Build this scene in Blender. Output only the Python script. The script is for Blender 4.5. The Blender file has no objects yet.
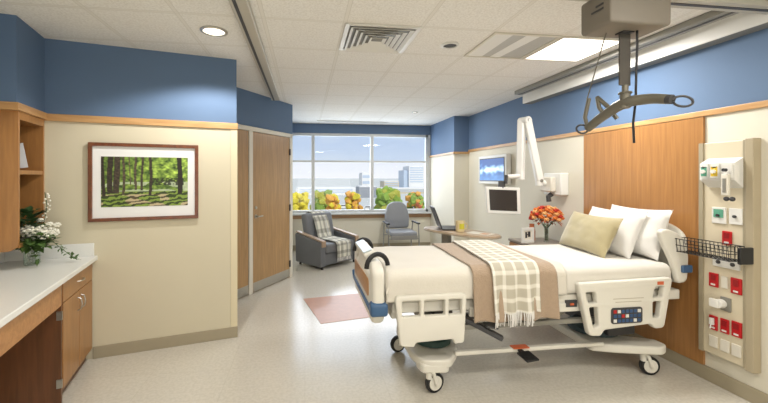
import bpy, bmesh, math, random
from mathutils import Vector, Matrix, Euler, noise
random.seed(7)
C = bpy.context.scene.collection
S = bpy.context.scene
PI = math.pi
V = Vector

# ------------------------------------------------------------------ camera
cam = bpy.data.cameras.new('camera')
co = bpy.data.objects.new('camera', cam); C.objects.link(co); S.camera = co
cam.sensor_width = 36; cam.sensor_fit = 'HORIZONTAL'
cam.lens = 358 / 768 * 36
cam.shift_x = (384 - 352) / 768
cam.shift_y = -(201.5 - 177) / 768
cam.clip_start = .05; cam.clip_end = 3000
co.location = (0, 0, 1.58); co.rotation_euler = (PI / 2, 0, -math.radians(7.5))

# ------------------------------------------------------------------ world, exposure
S.view_settings.view_transform = 'Standard'; S.view_settings.look = 'None'
S.view_settings.gamma = 1; S.view_settings.use_curve_mapping = False
S.view_settings.exposure = -0.06
w = bpy.data.worlds.new('sky'); S.world = w; w.use_nodes = True
nt = w.node_tree; nt.nodes.clear()
tc = nt.nodes.new('ShaderNodeTexCoord'); sep = nt.nodes.new('ShaderNodeSeparateXYZ')
rp = nt.nodes.new('ShaderNodeValToRGB'); bg = nt.nodes.new('ShaderNodeBackground'); wo = nt.nodes.new('ShaderNodeOutputWorld')
nz = nt.nodes.new('ShaderNodeTexNoise'); nz.inputs['Scale'].default_value = 5; nz.inputs['Detail'].default_value = 4
mpn = nt.nodes.new('ShaderNodeMapping'); mpn.inputs['Scale'].default_value = (1, 1, 3.5)
rp2 = nt.nodes.new('ShaderNodeValToRGB'); mxw = nt.nodes.new('ShaderNodeMix'); mxw.data_type = 'RGBA'
nt.links.new(tc.outputs['Generated'], sep.inputs[0]); nt.links.new(sep.outputs['Z'], rp.inputs[0])
nt.links.new(tc.outputs['Generated'], mpn.inputs[0]); nt.links.new(mpn.outputs[0], nz.inputs[0]); nt.links.new(nz.outputs[0], rp2.inputs[0])
rp2.color_ramp.elements[0].position = .5; rp2.color_ramp.elements[1].position = .72
rp.color_ramp.elements[0].position = 0; rp.color_ramp.elements[0].color = (.88, .89, .90, 1)
rp.color_ramp.elements[1].position = .45; rp.color_ramp.elements[1].color = (.55, .65, .82, 1)
e = rp.color_ramp.elements.new(.09); e.color = (.68, .75, .86, 1)
nt.links.new(rp2.outputs[0], mxw.inputs['Factor']); nt.links.new(rp.outputs[0], mxw.inputs['A']); mxw.inputs['B'].default_value = (.84, .86, .88, 1)
nt.links.new(mxw.outputs['Result'], bg.inputs[0]); nt.links.new(bg.outputs[0], wo.inputs[0])
bg.inputs[1].default_value = 1.2

def lamp(name, kind, loc, power, color=(1, 1, 1), size=.5, size_y=None, rot=(0, 0, 0), spot=None, blend=.5):
    l = bpy.data.lights.new(name, kind); o = bpy.data.objects.new(name, l); C.objects.link(o)
    o.location = loc; o.rotation_euler = rot; l.energy = power; l.color = color
    if kind == 'AREA':
        l.shape = 'RECTANGLE'; l.size = size; l.size_y = size_y or size
    elif kind == 'SPOT':
        l.spot_size = spot; l.spot_blend = blend; l.shadow_soft_size = size
    elif kind == 'SUN':
        l.angle = .02
    return o
WARM = (1, .95, .87); NEUT = (1, .975, .94)
lamp('sun', 'SUN', (0, -20, 30), 3.0, (1, .95, .85), rot=(math.radians(50), 0, math.radians(25)))
lamp('panel_light_over_bed', 'AREA', (2.4, 2.97, 2.715), 40, NEUT, .54, .54)
lamp('downlight_by_picture', 'SPOT', (-.716, 2.963, 2.70), 76, (1, .97, .93), .04, spot=math.radians(143), blend=.3)
for i, (x, y, p) in enumerate([(-.2, .9, 18), (1.2, .6, 20), (2.2, .6, 22), (.6, -.8, 20)]):
    lamp('added_panel_light', 'AREA', (x, y, 2.715), p, WARM, .55, .55)  # unseen panel lamps added behind the camera to light the room
lamp('window_daylight_fill', 'AREA', (1.25, 7.95, 1.68), 65, (.93, .97, 1), 2.9, 1.6, rot=(math.radians(-82), 0, 0))  # lamp added outside the glass to strengthen the daylight
lamp('downlight_near_window', 'AREA', (1.949, 6.188, 2.72), 26, NEUT, .07, .07)

lamp('rear_fill', 'AREA', (.6, -1.7, 1.25), 44, (1, .985, .96), 3.2, 1.9, rot=(math.radians(112), 0, 0))  # soft fill lamp added behind the camera, no real source there

# ------------------------------------------------------------------ materials
def srgb(h):
    if isinstance(h, str):
        v = [int(h[i:i + 2], 16) / 255 for i in (0, 2, 4)]
    else: v = h
    return tuple(x / 12.92 if x <= .04045 else ((x + .055) / 1.055) ** 2.4 for x in v) + (1,)
def mat(name, col, rough=.5, metal=0, spec=.5, coat=0, trans=0, alpha=1, emit=None, es=1, vary=.06, vscale=8, bump=0, bscale=120, sheen=0):
    m = bpy.data.materials.new(name); m.use_nodes = True
    n = m.node_tree; b = n.nodes['Principled BSDF']; c = srgb(col)
    b.inputs['Roughness'].default_value = rough; b.inputs['Metallic'].default_value = metal
    b.inputs['Specular IOR Level'].default_value = spec; b.inputs['Coat Weight'].default_value = coat
    b.inputs['Transmission Weight'].default_value = trans; b.inputs['Alpha'].default_value = alpha
    b.inputs['Sheen Weight'].default_value = sheen
    t = n.nodes.new('ShaderNodeTexCoord')
    if vary:
        z = n.nodes.new('ShaderNodeTexNoise'); z.inputs['Scale'].default_value = vscale; z.inputs['Detail'].default_value = 5
        n.links.new(t.outputs['Object'], z.inputs[0])
        mx = n.nodes.new('ShaderNodeMix'); mx.data_type = 'RGBA'
        mx.inputs['A'].default_value = tuple(x * (1 - vary) for x in c[:3]) + (1,); mx.inputs['B'].default_value = tuple(min(1, x * (1 + vary)) for x in c[:3]) + (1,)
        n.links.new(z.outputs[0], mx.inputs['Factor']); n.links.new(mx.outputs['Result'], b.inputs['Base Color'])
    else: b.inputs['Base Color'].default_value = c
    if bump:
        z = n.nodes.new('ShaderNodeTexNoise'); z.inputs['Scale'].default_value = bscale
        n.links.new(t.outputs['Object'], z.inputs[0])
        bp = n.nodes.new('ShaderNodeBump'); bp.inputs['Strength'].default_value = bump; bp.inputs['Distance'].default_value = .01
        n.links.new(z.outputs[0], bp.inputs['Height']); n.links.new(bp.outputs[0], b.inputs['Normal'])
    if emit:
        b.inputs['Emission Color'].default_value = srgb(emit); b.inputs['Emission Strength'].default_value = es
    return m
def wood(name, c1, c2, scale=(14, 14, 1.2), rough=.35, coat=.25):
    m = bpy.data.materials.new(name); m.use_nodes = True
    n = m.node_tree; b = n.nodes['Principled BSDF']
    t = n.nodes.new('ShaderNodeTexCoord'); mp = n.nodes.new('ShaderNodeMapping'); mp.inputs['Scale'].default_value = scale
    n.links.new(t.outputs['Object'], mp.inputs[0])
    z = n.nodes.new('ShaderNodeTexNoise'); z.inputs['Scale'].default_value = 2.2; z.inputs['Detail'].default_value = 8; z.inputs['Distortion'].default_value = .8
    n.links.new(mp.outputs[0], z.inputs[0])
    r = n.nodes.new('ShaderNodeValToRGB'); r.color_ramp.elements[0].position = .3; r.color_ramp.elements[1].position = .7
    r.color_ramp.elements[0].color = srgb(c1); r.color_ramp.elements[1].color = srgb(c2)
    n.links.new(z.outputs[0], r.inputs[0]); n.links.new(r.outputs[0], b.inputs['Base Color'])
    b.inputs['Roughness'].default_value = rough; b.inputs['Coat Weight'].default_value = coat; b.inputs['Coat Roughness'].default_value = .3
    return m
def vcol(name, rough=.4, emit=0):
    m = bpy.data.materials.new(name); m.use_nodes = True
    n = m.node_tree; b = n.nodes['Principled BSDF']
    a = n.nodes.new('ShaderNodeVertexColor'); a.layer_name = 'print'
    n.links.new(a.outputs[0], b.inputs['Base Color']); b.inputs['Roughness'].default_value = rough
    if emit:
        n.links.new(a.outputs[0], b.inputs['Emission Color']); b.inputs['Emission Strength'].default_value = emit
    return m
m_beige = mat('beige_wall_paint', 'CFC7AF', .75, vary=.03, vscale=3)
m_cream = mat('cream_wall_paint', 'D9D4C4', .75, vary=.03, vscale=3)
m_blue = mat('blue_wall_paint', '5D7594', .7, vary=.03, vscale=3)
m_oak = wood('oak_veneer', 'A0703E', 'B88450')
m_oakh = wood('oak_veneer_flat', '9E6C3E', 'B98654', (1.2, 14, 14))
m_oakc = wood('cabinet_oak', '94683C', 'A97946')
m_oakt = wood('oak_rail', 'B48856', 'CBA270', (1.5, 1.5, 14))
m_panel = wood('headwall_oak', '9C6E40', 'B1804C', (18, 18, .8), .3)
m_door = wood('closet_door_oak', '97774E', 'B28E60', (16, 16, 1))
m_dark = wood('dark_inside_and_shaded_side', '5C3A20', '74482A')
m_walnut = wood('walnut_frame', '5A2E16', '7A4222', (10, 10, 10))
m_base = mat('taupe_vinyl_base', 'A0967F', .5)
m_counter = mat('white_speckled_laminate', 'E4E5E2', .28, vary=.05, vscale=160, coat=.2)
m_white = mat('white_plastic', 'DCDBD6', .35, vary=0)
m_offw = mat('off_white_paint', 'D8D3C6', .45, vary=0)
m_bedp = mat('cream_bed_plastic', 'D8D5CB', .38, vary=.02)
m_blue_b = mat('bed_blue_bumper', '35587E', .4, vary=0)
m_steel = mat('brushed_steel', 'B8B6B0', .3, .9, vary=.05)
m_grey = mat('grey_painted_metal', '8C8A82', .45, .3)
m_dgrey = mat('dark_grey_plastic', '3A3A3C', .45, vary=0)
m_black = mat('black_rubber', '151517', .5, vary=0)
m_blackm = mat('black_wire', '1C1C1E', .35, .3, vary=0)
m_red = mat('red_outlet', 'B4161C', .4, vary=0)
m_green = mat('green_outlet', '5E9F86', .4, vary=0)
m_yellow = mat('yellow_outlet', 'D9B93A', .4, vary=0)
m_bluebtn = mat('blue_button', '2F4E78', .4, vary=0)
m_orange = mat('orange_label', 'C8623A', .5, vary=0)
m_sheet = mat('white_bed_sheet', 'D5D1C8', .85, vary=.03, bump=.15, bscale=30, sheen=.2)
m_cover = mat('ivory_coverlet', 'D0CBC0', .9, vary=.04, vscale=4, bump=.25, bscale=60, sheen=.2)
m_throw = mat('tan_throw', 'A48F79', .95, vary=.12, vscale=40, bump=.6, bscale=90, sheen=.3)
m_pillow = mat('white_pillowcase', 'DCDAD6', .85, vary=.02, bump=.15, bscale=20, sheen=.2)
m_tanp = mat('olive_tan_cushion', 'A69A74', .6, vary=.08, vscale=20, sheen=.4)
m_vinyl = mat('grey_vinyl', '66686C', .5, vary=.05)
m_vinyl2 = mat('light_grey_vinyl', '85888E', .45, vary=.05)
m_leg = mat('silver_leg', '9A9A98', .35, .7, vary=0)
m_armw = mat('blonde_arm_wood', 'A18A74', .4)
m_alu = mat('window_aluminium', 'C4C6C6', .45, .2, vary=0)
m_rail = mat('lift_rail_paint', 'B8B4A8', .4, .1, vary=0)
m_valance = mat('white_valance', 'E4E3DE', .4, vary=0)
m_hoist = mat('hoist_shell', '777065', .5, vary=.04)
m_spread = mat('spreader_grey', '6E6A5E', .45, .3, vary=0)
m_strap = mat('lift_strap', '4A4640', .8, vary=.1, vscale=60)
m_lens = mat('lit_lens', 'FFFFFF', .5, vary=0, emit='FFF8EA', es=2.5)
m_lens2 = mat('downlight_lens', 'FFFFFF', .5, vary=0, emit='FFF3DC', es=2.0)
m_leaf = mat('leaf_green', '4E6B34', .55, vary=.35, vscale=25)
m_leafd = mat('deep_leaf_green', '33502C', .5, vary=.3, vscale=25)
m_petal = mat('white_petal', 'F0EEE2', .7, vary=.05, vscale=60)
m_petalo = mat('orange_petal', 'DD7A32', .7, vary=.2, vscale=60)
m_petalr = mat('red_petal', 'C43A2A', .7, vary=.2, vscale=60)
m_petaly = mat('apricot_petal', 'E8B070', .7, vary=.2, vscale=60)
m_mug = mat('mug_ceramic', 'DCCB9E', .3, vary=0)
m_screen = mat('black_screen', '2A2322', .15, vary=.1, vscale=4)
m_lapscr = mat('laptop_display', '6D7076', .25, vary=.1)
m_paper = mat('paper', 'DED9CC', .7, vary=.03)
m_terra = mat('terracotta_floor', 'AF7852', .35, vary=.15, vscale=14, coat=.15)
m_mount = mat('picture_mount', 'E8E8E8', .7, vary=0)
m_forest = vcol('forest_print', .5); m_skyp = vcol('sky_screen', .4, .7); m_plaid = vcol('plaid_wool', .95); m_waff = vcol('knit_wool', .95)
def glassmat(name, tint=(1, 1, 1), f=.02, rough=.02):
    m = bpy.data.materials.new(name); m.use_nodes = True
    n = m.node_tree; n.nodes.remove(n.nodes['Principled BSDF']); out = n.nodes['Material Output']
    tr = n.nodes.new('ShaderNodeBsdfTransparent'); gl = n.nodes.new('ShaderNodeBsdfGlossy'); mx = n.nodes.new('ShaderNodeMixShader')
    tr.inputs[0].default_value = (*tint, 1); gl.inputs['Roughness'].default_value = rough; mx.inputs[0].default_value = f
    n.links.new(tr.outputs[0], mx.inputs[1]); n.links.new(gl.outputs[0], mx.inputs[2]); n.links.new(mx.outputs[0], out.inputs[0])
    return m
m_glass = glassmat('clear_pane', (.97, .98, 1)); m_glasst = glassmat('tinted_pane', (.84, .89, .95)); m_vase = glassmat('vase_glass', (.88, .93, .9), .18)
# ceiling with lay-in tile grid
def ceilmat():
    m = bpy.data.materials.new('acoustic_ceiling_tile'); m.use_nodes = True
    n = m.node_tree; b = n.nodes['Principled BSDF']; L = n.links.new
    g = n.nodes.new('ShaderNodeNewGeometry'); s = n.nodes.new('ShaderNodeSeparateXYZ'); L(g.outputs['Position'], s.inputs[0])
    def M(op, a, bv=None, c=None):
        x = n.nodes.new('ShaderNodeMath'); x.operation = op
        for i, v in enumerate((a, bv, c)):
            if v is None: continue
            if isinstance(v, (int, float)): x.inputs[i].default_value = v
            else: L(v, x.inputs[i])
        return x.outputs[0]
    def line(sock, off):
        f = M('FRACT', M('DIVIDE', M('SUBTRACT', sock, off - 60), .6))
        d = M('MINIMUM', f, M('SUBTRACT', 1, f))
        return M('LESS_THAN', d, .021), M('LESS_THAN', M('ABSOLUTE', M('SUBTRACT', d, .023)), .004)
    a, a2 = line(s.outputs[0], .3); c, c2 = line(s.outputs[1], 2.67)
    bar = M('MAXIMUM', a, c); edge = M('MAXIMUM', a2, c2)
    z = n.nodes.new('ShaderNodeTexNoise'); z.inputs['Scale'].default_value = 70; z.inputs['Detail'].default_value = 6; L(g.outputs['Position'], z.inputs[0])
    r = n.nodes.new('ShaderNodeValToRGB'); r.color_ramp.elements[0].position = .35; r.color_ramp.elements[0].color = srgb('DEDBD5'); r.color_ramp.elements[1].position = .6; r.color_ramp.elements[1].color = srgb('ECEAE5')
    L(z.outputs[0], r.inputs[0])
    mx = n.nodes.new('ShaderNodeMix'); mx.data_type = 'RGBA'; L(bar, mx.inputs['Factor']); L(r.outputs[0], mx.inputs['A']); mx.inputs['B'].default_value = srgb('E2DFD8')
    mx2 = n.nodes.new('ShaderNodeMix'); mx2.data_type = 'RGBA'; L(edge, mx2.inputs['Factor']); L(mx.outputs['Result'], mx2.inputs['A']); mx2.inputs['B'].default_value = srgb('D4D1C9')  # thin darker edges paint the shadow beside each tee bar
    L(mx2.outputs['Result'], b.inputs['Base Color']); b.inputs['Roughness'].default_value = .85
    bp = n.nodes.new('ShaderNodeBump'); bp.inputs['Strength'].default_value = .25; bp.inputs['Distance'].default_value = .004; L(z.outputs[0], bp.inputs['Height']); L(bp.outputs[0], b.inputs['Normal'])
    return m
def floormat():
    m = bpy.data.materials.new('speckled_vinyl_floor'); m.use_nodes = True
    n = m.node_tree; b = n.nodes['Principled BSDF']; L = n.links.new
    g = n.nodes.new('ShaderNodeNewGeometry')
    z = n.nodes.new('ShaderNodeTexNoise'); z.inputs['Scale'].default_value = 45; z.inputs['Detail'].default_value = 8; L(g.outputs['Position'], z.inputs[0])
    r = n.nodes.new('ShaderNodeValToRGB'); r.color_ramp.elements[0].position = .38; r.color_ramp.elements[0].color = srgb('C6C1B5'); r.color_ramp.elements[1].position = .6; r.color_ramp.elements[1].color = srgb('CFCABF')
    L(z.outputs[0], r.inputs[0])
    bk = n.nodes.new('ShaderNodeTexBrick'); bk.offset = 0; bk.inputs['Scale'].default_value = 1; bk.inputs['Brick Width'].default_value = .61; bk.inputs['Row Height'].default_value = .61; bk.inputs['Mortar Size'].default_value = .0018
    bk.inputs['Color1'].default_value = (1, 1, 1, 1); bk.inputs['Color2'].default_value = (.975, .97, .965, 1); bk.inputs['Mortar'].default_value = (.88, .87, .85, 1)
    L(g.outputs['Position'], bk.inputs[0])
    mx = n.nodes.new('ShaderNodeMix'); mx.data_type = 'RGBA'; mx.blend_type = 'MULTIPLY'; mx.inputs['Factor'].default_value = 1; L(r.outputs[0], mx.inputs['A']); L(bk.outputs[0], mx.inputs['B'])
    L(mx.outputs['Result'], b.inputs['Base Color'])
    z2 = n.nodes.new('ShaderNodeTexNoise'); z2.inputs['Scale'].default_value = 3; L(g.outputs['Position'], z2.inputs[0])
    mr = n.nodes.new('ShaderNodeMapRange'); mr.inputs['To Min'].default_value = .13; mr.inputs['To Max'].default_value = .26; L(z2.outputs[0], mr.inputs[0]); L(mr.outputs[0], b.inputs['Roughness'])
    b.inputs['Coat Weight'].default_value = .18; b.inputs['Coat Roughness'].default_value = .2
    return m
m_ceil = ceilmat(); m_floor = floormat()

# ------------------------------------------------------------------ mesh helpers
class MB:
    def __init__(s): s.bm = bmesh.new()
    def box(s, c, d, rz=0, rot=None):
        R = (rot.to_matrix().to_4x4() if rot else Matrix.Rotation(rz, 4, 'Z'))
        bmesh.ops.create_cube(s.bm, size=1, matrix=Matrix.Translation(c) @ R @ Matrix.Diagonal((*d, 1))); return s
    def bb(s, x0, x1, y0, y1, z0, z1):
        return s.box(((x0 + x1) / 2, (y0 + y1) / 2, (z0 + z1) / 2), (abs(x1 - x0), abs(y1 - y0), abs(z1 - z0)))
    def cyl(s, a, b, r, r2=None, n=20):
        a, b = V(a), V(b); d = b - a; q = d.to_track_quat('Z', 'Y').to_matrix().to_4x4()
        bmesh.ops.create_cone(s.bm, cap_ends=True, segments=n, radius1=r, radius2=r if r2 is None else r2, depth=d.length, matrix=Matrix.Translation((a + b) / 2) @ q); return s
    def ball(s, c, r, n=2, sc=(1, 1, 1)):
        bmesh.ops.create_icosphere(s.bm, subdivisions=n, radius=r, matrix=Matrix.Translation(c) @ Matrix.Diagonal((*sc, 1))); return s
    def tube(s, pts, r, n=8):
        pts = [V(p) for p in pts]; rings = []; up = None
        for i, p in enumerate(pts):
            t = (pts[min(i + 1, len(pts) - 1)] - pts[max(i - 1, 0)]).normalized()
            if up is None: up = t.orthogonal().normalized()
            up = (up - t * up.dot(t)).normalized(); sd = t.cross(up)
            rr = r(i / (len(pts) - 1)) if callable(r) else r
            rings.append([s.bm.verts.new(p + (up * math.cos(k * 2 * PI / n) + sd * math.sin(k * 2 * PI / n)) * rr) for k in range(n)])
        for a, b in zip(rings, rings[1:]):
            for k in range(n): s.bm.faces.new((a[k], a[(k + 1) % n], b[(k + 1) % n], b[k]))
        s.bm.faces.new(rings[0][::-1]); s.bm.faces.new(rings[-1]); return s
    def lathe(s, prof, c=(0, 0, 0), n=32):
        rings = []
        for r, z in prof:
            rings.append([s.bm.verts.new((c[0] + max(r, 1e-4) * math.cos(k * 2 * PI / n), c[1] + max(r, 1e-4) * math.sin(k * 2 * PI / n), c[2] + z)) for k in range(n)])
        for a, b in zip(rings, rings[1:]):
            for k in range(n): s.bm.faces.new((a[k], a[(k + 1) % n], b[(k + 1) % n], b[k]))
        s.bm.faces.new(rings[0][::-1]); s.bm.faces.new(rings[-1]); return s
    def prism(s, poly, z0, z1):
        a = [s.bm.verts.new((x, y, z0)) for x, y in poly]; b = [s.bm.verts.new((x, y, z1)) for x, y in poly]
        n = len(poly); s.bm.faces.new(a[::-1]); s.bm.faces.new(b)
        for k in range(n): s.bm.faces.new((a[k], a[(k + 1) % n], b[(k + 1) % n], b[k]))
        return s
    def quad(s, pts):
        s.bm.faces.new([s.bm.verts.new(p) for p in pts]); return s
    def plate(s, outline, holes, th, bev, M):
        """flat plate with real openings, outline in local XY, thickness along Z, then moved by M"""
        cu = bpy.data.curves.new('plate', 'CURVE'); cu.dimensions = '2D'; cu.fill_mode = 'BOTH'
        cu.extrude = max(th / 2 - bev, 0.0001); cu.bevel_depth = bev; cu.bevel_resolution = 2; cu.offset = -bev
        for ring in [outline] + list(holes):
            sp = cu.splines.new('POLY'); sp.points.add(len(ring) - 1); sp.use_cyclic_u = True
            for i, p in enumerate(ring): sp.points[i].co = (p[0], p[1], 0, 1)
        o = bpy.data.objects.new('plate', cu); C.objects.link(o)
        dg = bpy.context.evaluated_depsgraph_get(); me = bpy.data.meshes.new_from_object(o.evaluated_get(dg))
        me.transform(M); s.bm.from_mesh(me); bpy.data.objects.remove(o); bpy.data.curves.remove(cu); bpy.data.meshes.remove(me)
        return s
def rrect(x0, x1, y0, y1, r, n=5):
    o = []
    for cx, cy, a0 in ((x1 - r, y1 - r, 0), (x0 + r, y1 - r, PI / 2), (x0 + r, y0 + r, PI), (x1 - r, y0 + r, 3 * PI / 2)):
        for k in range(n + 1):
            a = a0 + k * PI / 2 / n; o.append((cx + r * math.cos(a), cy + r * math.sin(a)))
    return o
def rpoly(pts, r, n=5):
    """round the corners of a polygon"""
    o = []; N = len(pts)
    for i in range(N):
        p = V(pts[i]).to_3d(); a = V(pts[i - 1]).to_3d(); b = V(pts[(i + 1) % N]).to_3d()
        rr = r[i] if isinstance(r, (list, tuple)) else r
        u = (a - p); v = (b - p); rr = min(rr, u.length * .45, v.length * .45); u.normalize(); v.normalize()
        for k in range(n + 1):
            t = k / n; q = (p + u * rr) * (1 - t) ** 2 + p * 2 * t * (1 - t) + (p + v * rr) * t * t
            o.append((q.x, q.y))
    return o
# plate orientations: local XY plane -> world plane
def m_xz(y=0): return Matrix(((1, 0, 0, 0), (0, 0, -1, y), (0, 1, 0, 0), (0, 0, 0, 1)))   # local x,y -> X,Z
def m_yz(x=0): return Matrix(((0, 0, 1, x), (1, 0, 0, 0), (0, 1, 0, 0), (0, 0, 0, 1)))    # local x,y -> Y,Z
def m_xy(z=0): return Matrix.Translation((0, 0, z))

def obj(name, mb, m, parent=None, bevel=0, smooth=True, sub=0, angle=35, loc=None):
    bm = mb.bm if isinstance(mb, MB) else mb
    bmesh.ops.remove_doubles(bm, verts=bm.verts, dist=1e-6)
    bmesh.ops.recalc_face_normals(bm, faces=bm.faces)
    me = bpy.data.meshes.new(name); bm.to_mesh(me); bm.free()
    o = bpy.data.objects.new(name, me); C.objects.link(o)
    me.materials.append(m)
    if parent: o.parent = parent
    if loc: o.location = loc
    if bevel:
        b = o.modifiers.new('b', 'BEVEL'); b.width = bevel; b.segments = 2; b.limit_method = 'ANGLE'; b.angle_limit = .6
    if sub:
        u = o.modifiers.new('s', 'SUBSURF'); u.levels = sub; u.render_levels = sub
    if smooth:
        for p in me.polygons: p.use_smooth = True
        me.set_sharp_from_angle(angle=math.radians(angle))
    return o
def thing(name, label, cat, loc=(0, 0, 0), rz=0, group=None):
    o = bpy.data.objects.new(name, None); C.objects.link(o); o.empty_display_size = .1
    o.location = loc; o.rotation_euler = (0, 0, rz); o['label'] = label; o['category'] = cat
    if group: o['group'] = group
    return o
def tag(o, label, cat, group=None, kind=None):
    o['label'] = label; o['category'] = cat
    if group: o['group'] = group
    if kind: o['kind'] = kind
    return o
def struct(name, mb, m, **k):
    o = obj(name, mb, m, smooth=False, **k); o['kind'] = 'structure'; return o
def dup(root, loc, rz=None, label=None, group=None):
    r = root.copy(); C.objects.link(r); r.location = loc
    if rz is not None: r.rotation_euler = (0, 0, rz)
    if label: r['label'] = label
    if group: r['group'] = group
    for ch in list(root.children):
        c = ch.copy(); C.objects.link(c); c.parent = r
        for g in ch.children:
            d = g.copy(); C.objects.link(d); d.parent = c
    return r
def grid_sheet(nu, nv, f, th=0, colf=None):
    """surface from f(u,v) -> point, optional thickness and print colour"""
    bm = bmesh.new(); vs = [[bm.verts.new(f(i / nu, j / nv)) for j in range(nv + 1)] for i in range(nu + 1)]
    lay = bm.loops.layers.float_color.new('print') if colf else None
    for i in range(nu):
        for j in range(nv):
            fc = bm.faces.new((vs[i][j], vs[i + 1][j], vs[i + 1][j + 1], vs[i][j + 1]))
            if colf:
                for lp, (a, b) in zip(fc.loops, ((i, j), (i + 1, j), (i + 1, j + 1), (i, j + 1))):
                    lp[lay] = colf(a / nu, b / nv)
    return bm
def sheet_obj(name, bm, m, parent=None, th=.01, smooth=True, sub=0):
    me = bpy.data.meshes.new(name); bm.normal_update(); bm.to_mesh(me); bm.free()
    o = bpy.data.objects.new(name, me); C.objects.link(o); me.materials.append(m)
    if parent: o.parent = parent
    if th:
        s = o.modifiers.new('t', 'SOLIDIFY'); s.thickness = th; s.offset = 0
    if sub:
        u = o.modifiers.new('s', 'SUBSURF'); u.levels = sub; u.render_levels = sub
    if smooth:
        for p in me.polygons: p.use_smooth = True
    return o

# ------------------------------------------------------------------ room shell
AL = math.radians(13.5); P0 = V((-.67, 3.66, 0))            # the angled alcove of the picture wall
def fL(a, b, z=0): return V((P0.x + a * math.cos(AL) - b * math.sin(AL), P0.y + a * math.sin(AL) + b * math.cos(AL), z))
LM = Matrix.Translation(P0) @ Matrix.Rotation(AL, 4, 'Z')
HC = 2.74; ZT = 2.08
struct('floor', MB().bb(-3.6, 3.3, -1.8, 8.0, -.1, 0), m_floor)
struct('ceiling', MB().bb(-3.6, 3.3, -1.8, 8.0, HC, HC + .1), m_ceil)
def lbox(mb, x0, x1, y0, y1, z0, z1):
    mb.box(tuple(fL((x0 + x1) / 2, (y0 + y1) / 2, (z0 + z1) / 2)), (x1 - x0, y1 - y0, z1 - z0), AL); return mb
# picture wall (beige below the rail, blue above) and the angled side wall
wp = MB(); lbox(wp, -1.82, 0, 0, .3, 0, ZT); struct('wall_picture', wp, m_beige)
wp = MB(); lbox(wp, -1.82, 0, 0, .3, ZT, HC); struct('wall_picture_upper', wp, m_blue)
wp = MB(); lbox(wp, -1.95, -1.8, -5.8, .3, 0, ZT); struct('wall_left', wp, m_beige)
wp = MB(); lbox(wp, -1.95, -1.8, -5.8, .3, ZT, HC); struct('wall_left_upper', wp, m_blue)
wp = MB(); lbox(wp, -1.8, -1.53, -.455, 0, 2.11, HC); struct('wall_bulkhead', wp, m_blue)   # blue bulkhead above the hanging cabinet
wp = MB(); wp.bb(3.11, 3.3, -1.8, 6.49, 0, ZT); struct('wall_right', wp, m_cream)
wp = MB(); wp.bb(3.11, 3.3, -1.8, 6.49, ZT, HC); struct('wall_right_upper', wp, m_blue)
wp = MB(); wp.bb(2.81, 3.3, 6.49, 8.0, 0, 2.05); struct('wall_pilaster', wp, m_cream)
wp = MB(); wp.bb(2.81, 3.3, 6.49, 8.0, 2.05, HC); struct('wall_pilaster_upper', wp, m_blue)
struct('wall_back', MB().bb(-3.6, 3.3, -1.95, -1.8, 0, HC), m_cream)
struct('wall_far_lower', MB().bb(-.3, 2.81, 7.8, 8.0, 0, .80), m_cream)
struct('wall_far_header', MB().bb(-.3, 2.81, 7.8, 8.0, 2.53, HC), m_blue)
# closet wall, a diagonal
A = V((-.855, 4.80)); B = V((-.197, 5.83)); D = (B - A).normalized(); N = V((D.y, -D.x))
A0 = A - D * 1.3
poly = [tuple(A0), tuple(B), (-.3, 6.0), (-.3, 8.0), (-3.6, 8.0), (-3.6, A0.y)]
struct('wall_closet', MB().prism(poly, 0, 2.26), m_cream)
struct('wall_closet_upper', MB().prism(poly, 2.26, HC), m_blue)
CA = math.atan2(D.y, D.x); CM = Matrix.Translation((A.x, A.y, 0)) @ Matrix.Rotation(CA, 4, 'Z')    # local x along wall, -y out of it
def frame_root(name, label, cat, M, group=None):
    o = thing(name, label, cat, group=group); o.matrix_world = M; return o

# wood rails, baseboards
t = MB(); lbox(t, -1.53, .012, -.02, 0, 2.05, 2.11); struct('trim_1', t, m_oakt, bevel=.004)
t = MB(); lbox(t, -1.8, -1.51, -.475, 0, 2.06, 2.115); struct('trim_2', t, m_oakt, bevel=.004)
struct('trim_3', MB().bb(3.09, 3.11, -1.8, 6.49, 2.055, 2.10), m_oakt, bevel=.004)
struct('trim_4', MB().bb(2.79, 3.11, 6.465, 6.49, 2.02, 2.06).bb(2.785, 2.81, 6.465, 7.8, 2.02, 2.06), m_oakt, bevel=.004)
t = MB(); lbox(t, -1.19, .01, -.012, 0, 0, .105); struct('baseboard_picture', t, m_base, bevel=.004)
struct('baseboard_right', MB().bb(3.095, 3.11, -1.8, 6.49, 0, .11), m_base, bevel=.004)
struct('baseboard_far', MB().bb(-.3, 2.81, 7.785, 7.8, 0, .11), m_base)
t = MB(); lbox(t, -.055, .008, -.006, .1, .105, 2.05); struct('trim_5', t, mat('corner_guard', 'D8CDAE', .4, vary=0), bevel=.003)   # corner guard
# headwall wood panel
struct('trim_6', MB().bb(3.09, 3.11, 2.42, 3.63, .11, 2.05), m_panel)

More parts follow.
